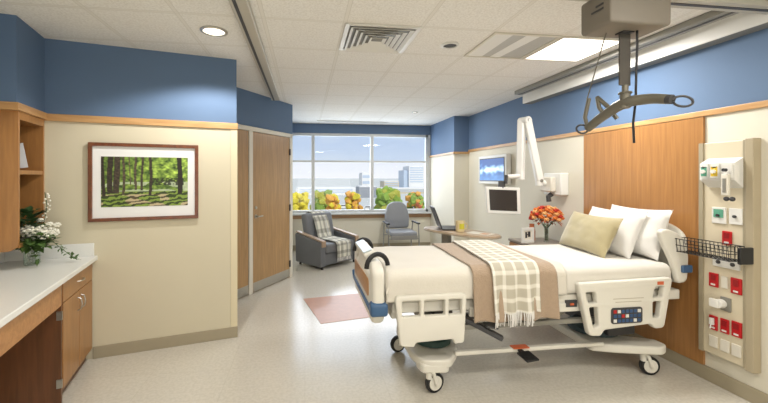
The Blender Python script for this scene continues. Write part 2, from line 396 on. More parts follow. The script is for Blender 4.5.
# ------------------------------------------------------------------ window
wr = bpy.data.objects.new('window_1', None); C.objects.link(wr); wr['kind'] = 'structure'
fr = MB(); fr.bb(-.3, 2.76, 7.78, 7.86, 2.47, 2.53).bb(-.3, 2.76, 7.78, 7.86, .80, .86).bb(2.7, 2.81, 7.78, 7.86, .80, 2.53)
obj('window_frame', fr, m_alu, wr, bevel=.004, smooth=False)
for x in (.175, 1.473): obj('mullion', MB().bb(x - .035, x + .035, 7.78, 7.86, .86, 2.47), m_alu, wr, bevel=.004, smooth=False)
obj('transom', MB().bb(-.3, 2.7, 7.79, 7.85, 1.90, 1.94), m_alu, wr, smooth=False)
for a, b in ((-.3, .14), (.21, 1.438), (1.508, 2.70)):
    obj('upper_pane', MB().bb(a, b, 7.815, 7.821, 1.94, 2.47), m_glasst, wr, smooth=False)
    obj('lower_pane', MB().bb(a, b, 7.815, 7.821, .86, 1.90), m_glass, wr, smooth=False)
obj('window_sill', MB().bb(-.3, 2.81, 7.68, 7.80, .765, .80), m_alu, wr, bevel=.004, smooth=False)
obj('sill_apron', MB().bb(-.3, 2.81, 7.76, 7.80, .68, .765), wood('sill_wood', '8E6A48', 'A8845C', (1.2, 10, 10)), wr, smooth=False)

# ------------------------------------------------------------------ closet front
cr = frame_root('closet_front', 'light oak closet door with metal kick plate set in the diagonal wall under blue paint', 'closet door', CM)
obj('door_frame', MB().bb(.16, .235, -.04, 0, 0, 2.25).bb(1.10, 1.17, -.04, 0, 0, 2.25).bb(-.9, 1.17, -.04, 0, 2.2, 2.26), m_offw, cr, bevel=.004, smooth=False)
ld = obj('door_leaf', MB().bb(.24, 1.095, -.03, -.002, .015, 2.195), m_door, cr, bevel=.003, smooth=False)
obj('side_panel', MB().bb(-.9, .155, -.03, -.002, .015, 2.195), m_door, cr, bevel=.003, smooth=False)
obj('kick_plate', MB().bb(.25, 1.085, -.034, -.03, .02, .14), m_steel, ld, smooth=False)
obj('kick_plate', MB().bb(-.88, .15, -.034, -.03, .02, .14), m_steel, ld, smooth=False)
obj('door_handle', MB().cyl((.30, -.03, 1.04), (.30, -.075, 1.04), .012).cyl((.30, -.03, 1.04), (.30, -.036, 1.04), .028).tube([(.30, -.075, 1.04), (.34, -.08, 1.04), (.40, -.075, 1.04)], .008), m_steel, ld)
obj('lock_cylinder', MB().cyl((.30, -.03, 1.16), (.30, -.042, 1.16), .022), m_steel, ld)
for z in (.22, 1.1, 1.97): obj('hinge', MB().bb(1.085, 1.11, -.046, -.03, z - .05, z + .05), m_dgrey, ld, smooth=False)

# ------------------------------------------------------------------ ceiling fittings
def panel_light(name, label, x, y, lit=True, grp=None):
    r = thing(name, label, 'ceiling light', (x, y, HC), 0, grp)
    obj('frame', MB().bb(-.295, .295, -.285, -.265, -.012, -.001).bb(-.295, .295, .265, .285, -.012, -.001).bb(-.295, -.275, -.265, .265, -.012, -.001).bb(.275, .295, -.265, .265, -.012, -.001), m_offw, r, smooth=False)
    if lit: obj('lens', MB().bb(-.275, .275, -.265, .265, -.009, -.002), m_lens, r, smooth=False)
    return r
panel_light('ceiling_panel_light', 'brightly lit square white ceiling panel light over the bed', 2.4, 2.97)
r = panel_light('ceiling_panel_light', 'unlit square ceiling light with pale sloping reflectors beside the lit panel', 1.8, 2.97, False)
obj('reflector', MB().prism([(-.275, -.265), (-.12, -.265), (-.12, .265), (-.275, .265)], -.006, -.002), m_valance, r, smooth=False)
obj('reflector', MB().prism([(.0, -.265), (.12, -.265), (.06, .265), (-.04, .265)], -.006, -.002), m_valance, r, smooth=False)
obj('diffuser', MB().bb(-.275, .275, -.265, .265, -.003, -.0015), mat('frosted_diffuser', 'B4B3AE', .4, vary=0), r, smooth=False)
for i, (x, y) in enumerate([(-.2, .9), (1.2, .6), (2.2, .6), (.6, -.8)]): panel_light('ceiling_panel_light', 'lit square ceiling panel added for light, out of view near the entrance side of the room', x, y, True, 'added panel lights behind the viewer')  # fittings made up to go with the added panel lamps
def downlight(label, x, y, m, rr=.075):
    r = thing('recessed_downlight', label, 'ceiling light', (x, y, HC))
    obj('trim_ring', MB().lathe([(rr + .02, -.001), (rr + .02, -.006), (rr, -.012), (rr - .004, -.004), (rr - .004, -.001)]), m_white if m is not m_lens2 else m_steel, r)
    obj('lens', MB().cyl((0, 0, -.004), (0, 0, -.001), rr - .004, n=28), m, r)
downlight('lit round downlight in the ceiling in front of the picture wall', -.716, 2.963, m_lens2, .085)
downlight('round ceiling fitting with a dark centre beside the square air vent', 1.264, 3.007, m_dgrey, .06)
downlight('tiny lit round ceiling light near the window', 1.949, 6.188, m_lens2, .04)
# four-way air vent
r = thing('air_vent', 'square white four-way louvred air vent in a ceiling tile', 'air vent', (.6, 2.95, HC))
def ring(a, z0, z1, t=.012):
    m = MB()
    for k in range(4):
        R = Matrix.Rotation(k * PI / 2, 4, 'Z')
        pts = [R @ V(p) for p in ((-a, -a, z0), (a, -a, z0), (a - t * 2, -a + t * 2, z1), (-a + t * 2, -a + t * 2, z1))]
        low = [p + V((0, 0, -.003)) for p in pts]
        vs = [m.bm.verts.new(p) for p in pts + low]
        for f in ((0, 1, 2, 3), (7, 6, 5, 4), (0, 4, 5, 1), (1, 5, 6, 2), (2, 6, 7, 3), (3, 7, 4, 0)): m.bm.faces.new([vs[i] for i in f])
    return m
obj('duct_backing', MB().bb(-.27, .27, -.26, .26, -.002, -.0008), m_grey, r, smooth=False)
obj('frame', MB().bb(-.295, .295, -.28, -.255, -.012, -.001).bb(-.295, .295, .255, .28, -.012, -.001).bb(-.295, -.262, -.255, .255, -.012, -.001).bb(.262, .295, -.255, .255, -.012, -.001), m_white, r, smooth=False)
for a in (.25, .205, .16, .115, .07): obj('louvre', ring(a, -.022, -.006, .012), m_white, r, smooth=False)
# slot diffuser by window
r = thing('slot_diffuser', 'long thin linear air slot in the ceiling in front of the window', 'air vent', (1.0, 7.4, HC), .06)
obj('frame', MB().bb(-.75, .75, -.05, -.02, -.012, -.001).bb(-.75, .75, .02, .05, -.012, -.001), m_white, r, smooth=False)
obj('slot', MB().bb(-.75, .75, -.02, .02, -.006, -.001), m_dgrey, r, smooth=False)

# ceiling lift
r = thing('ceiling_lift_rail', 'long grey ceiling rail with a dark slot running from the window side towards the viewer', 'lift rail', (-.42, 0, HC))
obj('rail_body', MB().bb(-.06, .06, -1.6, 5.3, -.05, -.001), m_rail, r, bevel=.006, smooth=False)
obj('runner_slot', MB().bb(-.035, -.012, -1.58, 5.29, -.053, -.049), m_dgrey, r, smooth=False)
r = thing('wall_light_box', 'long white boxed light housing high on the blue headwall under the ceiling', 'light housing', (3.11, 0, HC))
obj('front_cover', MB().bb(-.125, -.11, .4, 4.6, -.15, -.001), m_valance, r, bevel=.004, smooth=False)
obj('bottom_cover', MB().bb(-.11, -.002, .4, 4.6, -.15, -.135), m_grey, r, smooth=False)
obj('end_cap', MB().bb(-.11, -.002, 4.58, 4.6, -.135, -.001), m_valance, r, smooth=False)
r = thing('ceiling_lift_rail', 'grey ceiling rail parallel to the headwall between the lit panel and the white light housing', 'lift rail', (2.86, 0, HC))
obj('rail_body', MB().bb(-.06, .06, .4, 4.5, -.05, -.001), m_grey, r, bevel=.006, smooth=False)
obj('runner_slot', MB().bb(-.012, .012, .42, 4.49, -.053, -.049), m_dgrey, r, smooth=False)
r = thing('gantry_rail', 'grey crossing rail of the ceiling lift above the motor box', 'lift rail', (1.1, 1.86, 2.61))
obj('rail_body', MB().bb(-1.55, 1.8, -.05, .05, 0, .065), m_rail, r, bevel=.005, smooth=False)
obj('runner_slot', MB().bb(-1.54, 1.79, -.012, .012, -.003, .002), m_dgrey, r, smooth=False)
r = thing('ceiling_hoist', 'beige motor box of the ceiling lift hanging from the crossing rail', 'patient lift', (1.8, 1.80, 2.40))
hs = MB(); hs.plate(rpoly([(-.2, 0), (.17, 0), (.17, .19), (-.2, .19)], .025), [], .21, .012, m_xz(0))
obj('motor_housing', hs, m_hoist, r)
obj('trolley', MB().bb(-.06, .06, -.03, .09, .185, .215), m_dgrey, r, smooth=False)
obj('strap_guide', MB().bb(-.035, .035, -.015, .04, -.008, .003), m_dgrey, r, smooth=False)
obj('control_marking', MB().bb(-.204, -.199, -.06, .02, .09, .10).bb(-.204, -.199, -.06, -.01, .115, .125), m_dgrey, r, smooth=False)
obj('lift_strap', MB().bb(-.034, .034, .01, .018, -.30, -.005), m_strap, r, smooth=False)
obj('pull_cord', MB().tube([(-.10, .03, 0), (-.105, .05, -.06), (-.08, .12, -.16), (-.04, .24, -.33)], .0035), m_spread, r)
obj('control_cable', MB().tube([(.045, -.02, 0), (.046, -.02, -.1), (.040, -.02, -.22), (.036, -.02, -.4), (.020, -.02, -.52), (.026, -.02, -.63)], .006), m_black, r)
# spreader bar
r = thing('spreader_bar', 'grey curved spreader bar with hooks hanging on the strap of the ceiling lift', 'spreader bar', (1.8, 1.81, 2.0))
obj('swivel', MB().cyl((0, 0, -.03), (0, 0, .06), .026).cyl((0, 0, .06), (0, 0, .10), .016).lathe([(.03, .05), (.034, .055), (.03, .062)]), m_spread, r)
ctl = [V(q) for q in ((.045, -.20, -.022), (.04, -.11, .0), (.0, 0, .0), (.0, .14, -.045), (-.01, .26, -.11))]
barp = []
for k in range(17):
    t = k / 16 * 4; i = min(int(t), 3); f_ = t - i
    p0, p1, p2, p3 = ctl[max(i - 1, 0)], ctl[i], ctl[i + 1], ctl[min(i + 2, 4)]
    barp.append(.5 * ((2 * p1) + (p2 - p0) * f_ + (2 * p0 - 5 * p1 + 4 * p2 - p3) * f_ ** 2 + (3 * p1 - p0 - 3 * p2 + p3) * f_ ** 3))
obj('curved_bar', MB().tube(barp, lambda t: .031 - .006 * abs(t - .5) * 2, 12), m_spread, r)
obj('bar_tip', MB().cyl(barp[1], barp[0] + V((.005, -.02, -.004)), .024), m_dgrey, r)
def loop(c, d, L, W):
    c = V(c); d = V(d).normalized(); sd = d.cross(V((0, 0, 1))).normalized(); u = sd.cross(d)
    return MB().tube([c + d * (L / 2 - L / 2 * math.cos(a)) + u * W * math.sin(a) + sd * W * .3 * math.sin(a) for a in [k * 1.88 * PI / 18 for k in range(19)]], .006)
obj('hook', loop(barp[0] + V((.01, -.02, -.005)), (.9, -.35, -.25), .085, .024), m_dgrey, r)
obj('hook', loop(barp[-1], (-.9, .15, -.1), .07, .028), m_dgrey, r)
q = barp[12]
obj('side_arm', MB().tube([q + V((0, 0, -.005)), q + V((-.02, .02, .05)), q + V((-.025, .03, .115))], .011), m_spread, r)
obj('side_arm', MB().tube([q + V((-.025, .03, .115)), q + V((.0, -.02, .05)), q + V((.035, -.05, -.03))], .012), m_spread, r)
obj('side_arm', MB().tube([barp[-1], barp[-1] + V((-.02, 0, .07)), barp[-1] + V((.01, 0, .19))], .012), m_spread, r)

# ------------------------------------------------------------------ framed forest picture
def forest(u, v):
    # u left..right, v bottom..top: sunlit woodland
    n1 = noise.noise(V((u * 14, v * 11, 0))); n2 = noise.noise(V((u * 34, v * 30, 3))); n3 = noise.noise(V((u * 4, v * 9, 7)))
    if v > .30:
        g = .5 + .5 * n1 + .35 * n2; g *= .8 + .5 * u if v > .45 else .9
        col = V((.12, .22, .05)) * (1 - g) + V((.72, .84, .36)) * g if g > 0 else V((.08, .13, .05))
        if v < .5 and n3 + .3 * u > .12: col = col * .3 + V((.85, .88, .82)) * .65
    else:
        s = math.sin((u * .8 - v * 3.5) * 22 + n1 * 3)
        col = V((.50, .60, .24)) if s + n2 > .1 else V((.18, .24, .08))
        if n3 > .05 and v < .25: col = V((.74, .68, .54)) if s > -.3 else V((.30, .26, .17))
    if v > .42 and .55 < u < .95 and v < .58 and n2 > -.1: col = col * .35
    for c, wd, b, sh in ((.02, .02, .2, .16), (.10, .03, .26, .17), (.17, .035, .26, .22), (.245, .014, .25, .28), (.385, .014, .33, .3), (.455, .013, .32, .22), (.55, .017, .22, .18), (.90, .028, .24, .10), (.32, .006, .4, .35)):
        if abs(u - c - .008 * math.sin(v * 5 + c * 20)) < wd and v > b: col = V((sh + .03, sh * .9 + .01, sh * .75)) * (.7 + .5 * (n2 + .5))
    c = [max(0, min(1, x)) for x in col]
    return srgb(c)
pr = frame_root('framed_picture', 'framed forest photograph with a white mount and brown wood frame on the beige wall', 'picture', LM @ Matrix.Translation((-.7835, 0, 1.535)))
W2, H2 = .437, .345
m = MB(); m.plate([(-W2, -H2), (W2, -H2), (W2, H2), (-W2, H2)], [[(-W2 + .03, -H2 + .03), (W2 - .03, -H2 + .03), (W2 - .03, H2 - .03), (-W2 + .03, H2 - .03)]], .03, .004, m_xz(-.017))
obj('frame', m, m_walnut, pr, smooth=False)
obj('mount', MB().bb(-W2 + .02, W2 - .02, -.012, -.003, -H2 + .02, H2 - .02), m_mount, pr, smooth=False)
sheet_obj('photo_print', grid_sheet(150, 100, lambda u, v: V((-.345 + .69 * u, -.014, -.22 + .445 * v)), colf=forest), m_forest, pr, th=0, smooth=False)

# ------------------------------------------------------------------ left built-ins
bc = frame_root('base_cabinet', 'oak base cabinet with one drawer and two doors under the end of the white worktop', 'cabinet', LM @ Matrix.Translation((-1.19, -.66, 0)))
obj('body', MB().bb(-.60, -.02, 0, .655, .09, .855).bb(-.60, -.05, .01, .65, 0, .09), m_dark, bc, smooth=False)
obj('side_panel', MB().bb(-.60, -.005, -.018, .0, .0, .855), m_dark, bc, smooth=False)  # oak side in dark wood, knee-space shade put into its colour
dw = obj('drawer', MB().bb(-.02, 0, .005, .64, .70, .845), m_oakc, bc, bevel=.003, smooth=False)
def pull(x, y0, y1, z, vert):
    if vert: return MB().tube([(x, y0, z - .05), (x + .022, y0, z - .04), (x + .03, y0, z), (x + .022, y0, z + .04), (x, y0, z + .05)], .005)
    return MB().tube([(x, y0, z), (x + .022, y0 + .01, z), (x + .03, (y0 + y1) / 2, z), (x + .022, y1 - .01, z), (x, y1, z)], .005)
obj('handle', pull(0, .28, .38, .775, False), m_steel, dw)
for y0, y1, hy in ((.005, .32, .285), (.325, .64, .36)):
    d = obj('door', MB().bb(-.02, 0, y0, y1, .10, .693), m_oakc, bc, bevel=.003, smooth=False)
    obj('handle', pull(0, hy, 0, .60, True), m_steel, d)
for z in (.15, .62): obj('hinge', MB().bb(-.03, .004, -.026, -.016, z - .03, z + .03), m_steel, bc, smooth=False)
ct = frame_root('worktop', 'white laminate worktop with backsplash running along the angled left wall', 'worktop', LM @ Matrix.Translation((-1.8, 0, .857)))
obj('slab', MB().bb(0, .645, -2.9, -.001, 0, .04), m_counter, ct, bevel=.006, smooth=False)
obj('backsplash', MB().bb(.0, .62, -.02, -.001, .04, .15).bb(.001, .02, -2.9, -.02, .04, .15), m_counter, ct, bevel=.003, smooth=False)
dk = frame_root('desk_apron', 'oak apron board under the front of the worktop over the open knee space', 'desk', LM @ Matrix.Translation((-1.8, 0, 0)))
obj('apron', MB().bb(.585, .607, -2.9, -.68, .69, .856), m_oakh, dk, smooth=False)
obj('side_board', MB().bb(.02, .585, -2.9, -2.88, 0, .856), m_oakc, dk, smooth=False)
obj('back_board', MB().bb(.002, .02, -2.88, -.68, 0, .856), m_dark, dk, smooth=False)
# hanging cabinet with open shelves
uc = frame_root('wall_cabinet', 'hanging oak cabinet with a rounded side and open shelf bay', 'cabinet', LM @ Matrix.Translation((-1.8, 0, 0)))
prof = [(0, 1.04)] + [(.27 - .07 + .07 * math.sin(a), 1.04 + .07 - .07 * math.cos(a)) for a in [k * PI / 16 for k in range(9)]] + [(.27, 2.06), (0, 2.06)]
m = MB(); m.plate(prof, [], .022, .002, m_xz(-.415)); obj('end_panel', m, m_oakc, uc)
obj('far_panel', MB().bb(0, .27, -.022, -.002, 1.04, 2.06), m_oakc, uc, smooth=False)
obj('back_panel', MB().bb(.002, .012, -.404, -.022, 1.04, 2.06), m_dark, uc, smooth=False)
for z in (1.06, 1.60): obj('shelf', MB().bb(.012, .265, -.404, -.022, z, z + .03), m_oakc, uc, smooth=False)
obj('top_rail', MB().bb(.012, .27, -.404, -.022, 2.00, 2.06), m_oakc, uc, smooth=False)
bk = frame_root('book', 'dark upright book on the open shelf behind the white card', 'book', LM @ Matrix.Translation((-1.70, -.20, 1.63)))
obj('cover', MB().bb(-.08, .07, -.012, .012, 0, .20), mat('book_cover', '5C4A40', .5), bk, bevel=.002, smooth=False)
obj('pages', MB().bb(-.078, .066, -.009, .009, .004, .202), m_paper, bk, smooth=False)
o = obj('greeting_card', MB().box((0, 0, .10), (.11, .008, .19), rot=Euler((.0, -.16, 0))), mat('card_stock', 'C9CDD2', .6), smooth=False)
o.matrix_world = LM @ Matrix.Translation((-1.62, -.24, 1.640)) @ Matrix.Rotation(.25, 4, 'Z'); tag(o, 'white greeting card leaning on the cabinet shelf', 'card')

# white flower arrangement
fa = frame_root('flower_arrangement', 'white flowers and trailing leaves in a clear glass vase on the worktop', 'flowers', LM @ Matrix.Translation((-1.53, -.22, .898)) @ Matrix.Rotation(.0, 4, 'Z'))
obj('vase', MB().lathe([(.045, 0), (.05, .01), (.05, .13), (.055, .15), (.051, .15), (.046, .13), (.046, .02), (.0, .018)]), m_vase, fa)
obj('stems', (lambda mm: [mm.tube([(random.uniform(-.02, .02), random.uniform(-.02, .02), .02), (random.uniform(-.03, .03), random.uniform(-.03, .03), .13), (random.uniform(-.08, .08), random.uniform(-.08, .08), .22)], .003, 5) for _ in range(14)] and mm)(MB()), m_leafd, fa)
def leaf(bm, p, d, L, wd):
    p = V(p); d = V(d).normalized(); sd = d.cross(V((0, 0, 1)));
    if sd.length < .1: sd = V((1, 0, 0))
    sd.normalize(); up = sd.cross(d)
    a = bm.verts.new(p); b = bm.verts.new(p + d * L * .5 + sd * wd + up * L * .06); c = bm.verts.new(p + d * L - up * L * .12); e = bm.verts.new(p + d * L * .5 - sd * wd + up * L * .06); mid = bm.verts.new(p + d * L * .5)
    bm.faces.new((a, b, mid)); bm.faces.new((b, c, mid)); bm.faces.new((c, e, mid)); bm.faces.new((e, a, mid))
def foliage(name, n, cfun, m, parent, L=(.04, .08), kind=None, wr=.28):
    bm = bmesh.new()
    for _ in range(n):
        p, d = cfun(); l = random.uniform(*L); leaf(bm, p, d, l, l * wr)
    me = bpy.data.meshes.new(name); bm.to_mesh(me); bm.free(); o = bpy.data.objects.new(name, me); C.objects.link(o); me.materials.append(m); o.parent = parent
    if kind: o['kind'] = kind
    return o
def lf1():
    a = random.uniform(0, 2 * PI); r = random.uniform(.02, .11); p = V((r * math.cos(a), r * math.sin(a), random.uniform(.13, .27)))
    return p, V((math.cos(a), math.sin(a), random.uniform(-.5, .8)))
foliage('leaves', 260, lf1, m_leaf, fa, (.05, .09), None, .36)
def lf2():
    a = random.uniform(0, 2 * PI); r = random.uniform(.0, .07); p = V((-.03 + r * math.cos(a), -.02 + r * math.sin(a), random.uniform(.27, .42)))
    return p, V((math.cos(a), math.sin(a), random.uniform(.2, 1)))
foliage('dark_leaves', 90, lf2, m_leafd, fa, (.05, .09), None, .36)
def vine(pts, n):
    bm = bmesh.new(); P = [V(p) for p in pts]
    for _ in range(n):
        t = random.uniform(0, len(P) - 1.001); i = int(t); p = P[i].lerp(P[i + 1], t - i)
        leaf(bm, p, V((random.uniform(-1, 1), random.uniform(-1, 1), random.uniform(-.3, .8))), random.uniform(.03, .05), .013)
    mb = MB(); mb.bm = bm; mb.tube(P, .0025, 5); return mb
obj('vine', vine([(.03, .02, .16), (.10, .05, .18), (.17, .02, .12), (.24, .0, .06), (.30, -.03, .02)], 36), m_leaf, fa, smooth=False)
obj('vine', vine([(.02, -.04, .15), (.05, -.09, .12), (.07, -.12, .05), (.08, -.13, .01)], 24), m_leaf, fa, smooth=False)
def bloom(c, r, n=36, pr=.014):
    m = MB()
    for k in range(n):
        z = 1 - 2 * (k + .5) / n; a = k * 2.399963; q = math.sqrt(1 - z * z)
        m.ball(V(c) + V((q * math.cos(a), q * math.sin(a), z * .75)) * r, pr, 1, (1, 1, .7))
    m.ball(c, r * .85, 1, (1, 1, .75)); return m
for c, r in (((.06, -.03, .25), .07), ((.0, -.06, .27), .055), ((.11, .03, .24), .045)): obj('hydrangea_head', bloom(c, r), m_petal, fa)
for c in ((-.05, -.02, .20), (-.04, -.03, .12), (.05, .0, .14), (.11, .0, .31), (.15, .03, .30), (.04, .03, .34), (-.05, .0, .27)):
    obj('blossom', bloom(c, .018, 14, .011), m_petal, fa)
m = MB(); bp = [V((.03, .02, .2)), V((.06, .05, .33)), V((.07, .07, .45)), V((.06, .06, .56))]; m.tube(bp, .003, 5)
obj('twig', m, m_leafd, fa)
m = MB()
for k in range(16):
    t = 1 + 2 * k / 16; i = min(int(t), 2); m.ball(bp[i].lerp(bp[i + 1], t - i) + V((random.uniform(-.02, .02), random.uniform(-.02, .02), 0)), .009, 1)
obj('buds', m, m_petal, fa)

# ------------------------------------------------------------------ floor inlay
fi = [(-.02, 4.68), (.72, 4.80), (.73, 3.97), (.17, 3.86)]
tag(obj('floor_inlay', MB().prism(fi, .0005, .003), m_terra, smooth=False), 'terracotta coloured square set in the pale floor beside the foot of the bed', 'floor panel')

# ------------------------------------------------------------------ hospital bed (foot towards -X, head at the right wall)
bed = thing('hospital_bed', 'cream electric hospital bed on castors with lowered side rails against the oak headwall', 'bed', (0, 0, 0))
YN, YF = 2.47, 3.40
# deck
obj('deck_frame', MB().bb(.62, 2.98, YN + .03, YF - .03, .60, .68).bb(.62, .70, YN + .06, YF - .06, .55, .6).bb(1.2, 2.1, YN + .02, YN + .05, .55, .62), m_bedp, bed, bevel=.01)
obj('lower_frame', MB().bb(.85, 2.80, 2.50, 2.54, .455, .49).bb(.85, 2.85, 3.2, 3.25, .44, .50).bb(.9, 1.0, 2.54, 3.25, .44, .5).bb(2.65, 2.75, 2.54, 3.25, .44, .5), m_grey, bed, bevel=.006)
obj('lift_mechanism', MB().bb(1.0, 1.16, 2.70, 3.1, .30, .58).bb(2.45, 2.7, 2.62, 3.15, .28, .58).cyl((1.2, 2.85, .4), (2.4, 2.85, .5), .03), m_dgrey, bed, bevel=.01)
for a, b in (((1.25, .55), (1.55, .38)), ((2.35, .55), (2.05, .36))):
    d = V((b[0] - a[0], 0, b[1] - a[1])); obj('lift_arm', MB().box(((a[0] + b[0]) / 2, 2.80, (a[1] + b[1]) / 2), (d.length, .035, .05), rot=Euler((0, -math.atan2(d.z, d.x), 0))), m_grey, bed, bevel=.006)
# base with castor arms
m = MB(); m.prism(rpoly([(.80, 2.62), (.86, 2.50), (1.05, 2.48), (1.16, 2.62), (1.2, 2.72), (1.2, 2.98), (1.16, 3.12), (1.05, 3.24), (.86, 3.22), (.80, 3.1)], .05), .19, .25)
m.prism(rpoly([(.84, 2.50), (1.04, 2.48), (1.08, 2.60), (.82, 2.62)], .04), .155, .22)
m.prism(rpoly([(.84, 3.12), (1.06, 3.12), (1.04, 3.24), (.86, 3.22)], .04), .155, .22)
obj('foot_base', m, m_bedp, bed, bevel=.012)
m = MB(); m.prism(rpoly([(2.28, 2.60), (2.45, 2.54), (2.78, 2.46), (2.86, 2.50), (2.86, 2.60), (2.62, 2.72), (2.62, 2.98), (2.86, 3.1), (2.86, 3.24), (2.78, 3.26), (2.45, 3.18), (2.28, 3.1)], .03), .18, .245)
obj('head_base', m, m_bedp, bed, bevel=.012)
obj('base_rail', MB().bb(1.12, 2.36, 2.56, 2.60, .235, .265).bb(1.12, 2.36, 3.12, 3.16, .235, .265), m_bedp, bed, bevel=.006)
obj('base_cover', MB().lathe([(.13, 0), (.15, .01), (.15, .05), (.12, .07), (0, .07)], (1.02, 2.80, .25)), mat('dark_green_cover', '2E4640', .5), bed)
obj('base_cover', MB().lathe([(.16, 0), (.19, .01), (.19, .05), (.15, .08), (0, .08)], (2.50, 2.84, .245)), mat('dark_teal_cover', '2C3E44', .5), bed)
pd = obj('brake_pedal', MB().box((1.645, 2.47, .245), (.11, .11, .016), rot=Euler((.15, 0, .15))).bb(1.62, 1.66, 2.52, 2.57, .24, .256), m_black, bed, bevel=.006)
obj('pedal_label', MB().bb(1.58, 1.71, 2.545, 2.602, .2655, .272), m_orange, pd, smooth=False)
pd = obj('foot_lever', MB().box((1.30, 2.49, .465), (.30, .05, .035), rot=Euler((0, .44, -.33))).box((1.345, 2.46, .495), (.09, .09, .015), rot=Euler((0, .1, -.2))), m_dgrey, bed, bevel=.006)
def castor(x, y, rot=0):
    c = V((x, y, 0)); R = Matrix.Rotation(rot, 3, 'Z')
    def T(p): return c + R @ V(p)
    f = obj('castor', MB().cyl(T((0, 0, .11)), T((0, 0, .19)), .022).tube([T((0, .0, .165)), T((.02, -.028, .155)), T((.045, -.03, .073))], .014).tube([T((0, .0, .165)), T((.02, .028, .155)), T((.045, .03, .073))], .014), m_bedp, bed)
    obj('tyre', MB().cyl(T((.045, -.018, .073)), T((.045, .018, .073)), .073, n=32), m_black, f, bevel=.008)
    obj('hub', MB().cyl(T((.045, -.022, .073)), T((.045, .022, .073)), .053, n=28).cyl(T((.045, -.036, .073)), T((.045, .036, .073)), .014), m_bedp, f, bevel=.003)
for x, y, ro in ((.90, 2.52, .25), (.88, 3.17, 3.4), (2.69, 2.54, -.2), (2.72, 3.18, 3.1)): castor(x, y, ro)
# foot side rail
m = MB(); out = rpoly([(.645, .73), (1.175, .73), (1.165, .365), (.99, .365), (.99, .40), (.80, .40), (.79, .365), (.695, .365)], [.03, .03, .03, .01, .01, .01, .01, .03])
out = rpoly([(.645, .73), (.685, .375), (.785, .365), (.80, .395), (1.07, .405), (1.085, .37), (1.155, .375), (1.175, .73)], [.035, .025, .01, .01, .01, .01, .025, .035])
holes = [rrect(.70, .83, .58, .69, .012), rrect(.86, 1.01, .58, .69, .012), rrect(1.04, 1.135, .58, .69, .012)]
m.plate(out, holes, .045, .012, Matrix.Translation((-.025, 0, .02)) @ m_xz(2.45)); obj('foot_side_rail', m, m_bedp, bed)
# head side rail with nurse panel
HR = Matrix.Translation((-.045, 0, .015))
m = MB(); out = rpoly([(2.065, .77), (2.16, .37), (2.255, .365), (2.285, .41), (2.68, .435), (2.72, .395), (2.80, .40), (2.875, .785)], [.035, .03, .02, .02, .02, .02, .03, .035])
holes = [rpoly([(2.13, .70), (2.21, .70), (2.225, .615), (2.152, .615)], .015), rpoly([(2.158, .585), (2.228, .585), (2.238, .44), (2.195, .43)], .015),
         rpoly([(2.72, .72), (2.80, .72), (2.785, .635), (2.70, .635)], .015), rpoly([(2.70, .605), (2.775, .605), (2.755, .48), (2.70, .48)], .015)]
m.plate(out, holes, .05, .012, HR @ m_xz(2.45)); rl = obj('head_side_rail', m, m_bedp, bed)
cp = obj('control_panel', MB().plate(rrect(2.335, 2.60, .455, .575, .02), [], .008, .002, HR @ m_xz(2.422)), m_dgrey, rl)
for i in range(7):
    for j in range(3):
        cm = m_red if (i, j) in ((2, 1), (0, 2)) else (m_white if (i + 2 * j) % 5 == 0 else m_bluebtn)
        obj('button', MB().bb(2.307 + i * .034, 2.331 + i * .034, 2.414, 2.419, .482 + j * .035, .505 + j * .035), cm, rl, smooth=False)
obj('instruction_lines', MB().bb(2.33, 2.55, 2.4235, 2.4252, .63, .634).bb(2.31, 2.57, 2.4235, 2.4252, .655, .659), mat('grey_print', 'A59C88', .6, vary=0), rl, smooth=False)
obj('rail_label', MB().bb(2.69, 2.745, 2.4235, 2.425, .75, .775), m_orange, rl, smooth=False)
# side frame details between rails
obj('side_indicator', MB().bb(1.97, 2.06, YN + .015, YN + .03, .59, .64), m_dgrey, bed, smooth=False)
obj('power_light', MB().bb(2.0, 2.03, YN + .008, YN + .016, .605, .62), m_orange, bed, smooth=False)
# footboard
m = MB(); out = rpoly([(2.45, .62), (2.50, .53), (3.37, .53), (3.42, .62), (3.40, .93), (3.30, .965), (2.57, .965), (2.46, .92)], .06)
holes = [rrect(2.60, 2.73, .86, .925, .025), rrect(3.14, 3.27, .86, .925, .025)]
m.plate(out, holes, .09, .028, m_yz(.515)); fb = obj('footboard', m, m_bedp, bed)
obj('wood_insert', MB().plate(rrect(2.62, 3.32, .69, .82, .03), [], .01, .002, m_yz(.469)), m_oakh, fb)
obj('bumper_stripe', MB().plate(rpoly([(2.50, .615), (3.39, .615), (3.44, .66), (3.44, .69), (3.38, .645), (2.50, .645)], .02), [], .11, .008, m_yz(.51)), m_blue_b, fb)
obj('corner_bumper', MB().plate(rrect(2.435, 2.53, .60, .70, .03), [], .125, .02, m_yz(.515)), m_blue_b, fb)
for y in (2.62, 3.27):
    pts = [(.535 + .085 * math.cos(a), y + .02 * math.cos(a), .905 + .10 * math.sin(a)) for a in [k * PI / 12 for k in range(13)]]
    obj('grip_handle', MB().tube(pts, .018, 10), m_black, fb)
obj('control_pod', MB().box((.50, 2.945, .97), (.09, .52, .07), rot=Euler((0, -.35, 0))), m_bedp, fb, bevel=.015)
obj('display', MB().box((.480, 2.945, 1.006), (.07, .44, .01), rot=Euler((0, -.35, 0))), mat('pale_display', 'C8D2D6', .3, vary=.15, vscale=40), fb, bevel=.003)
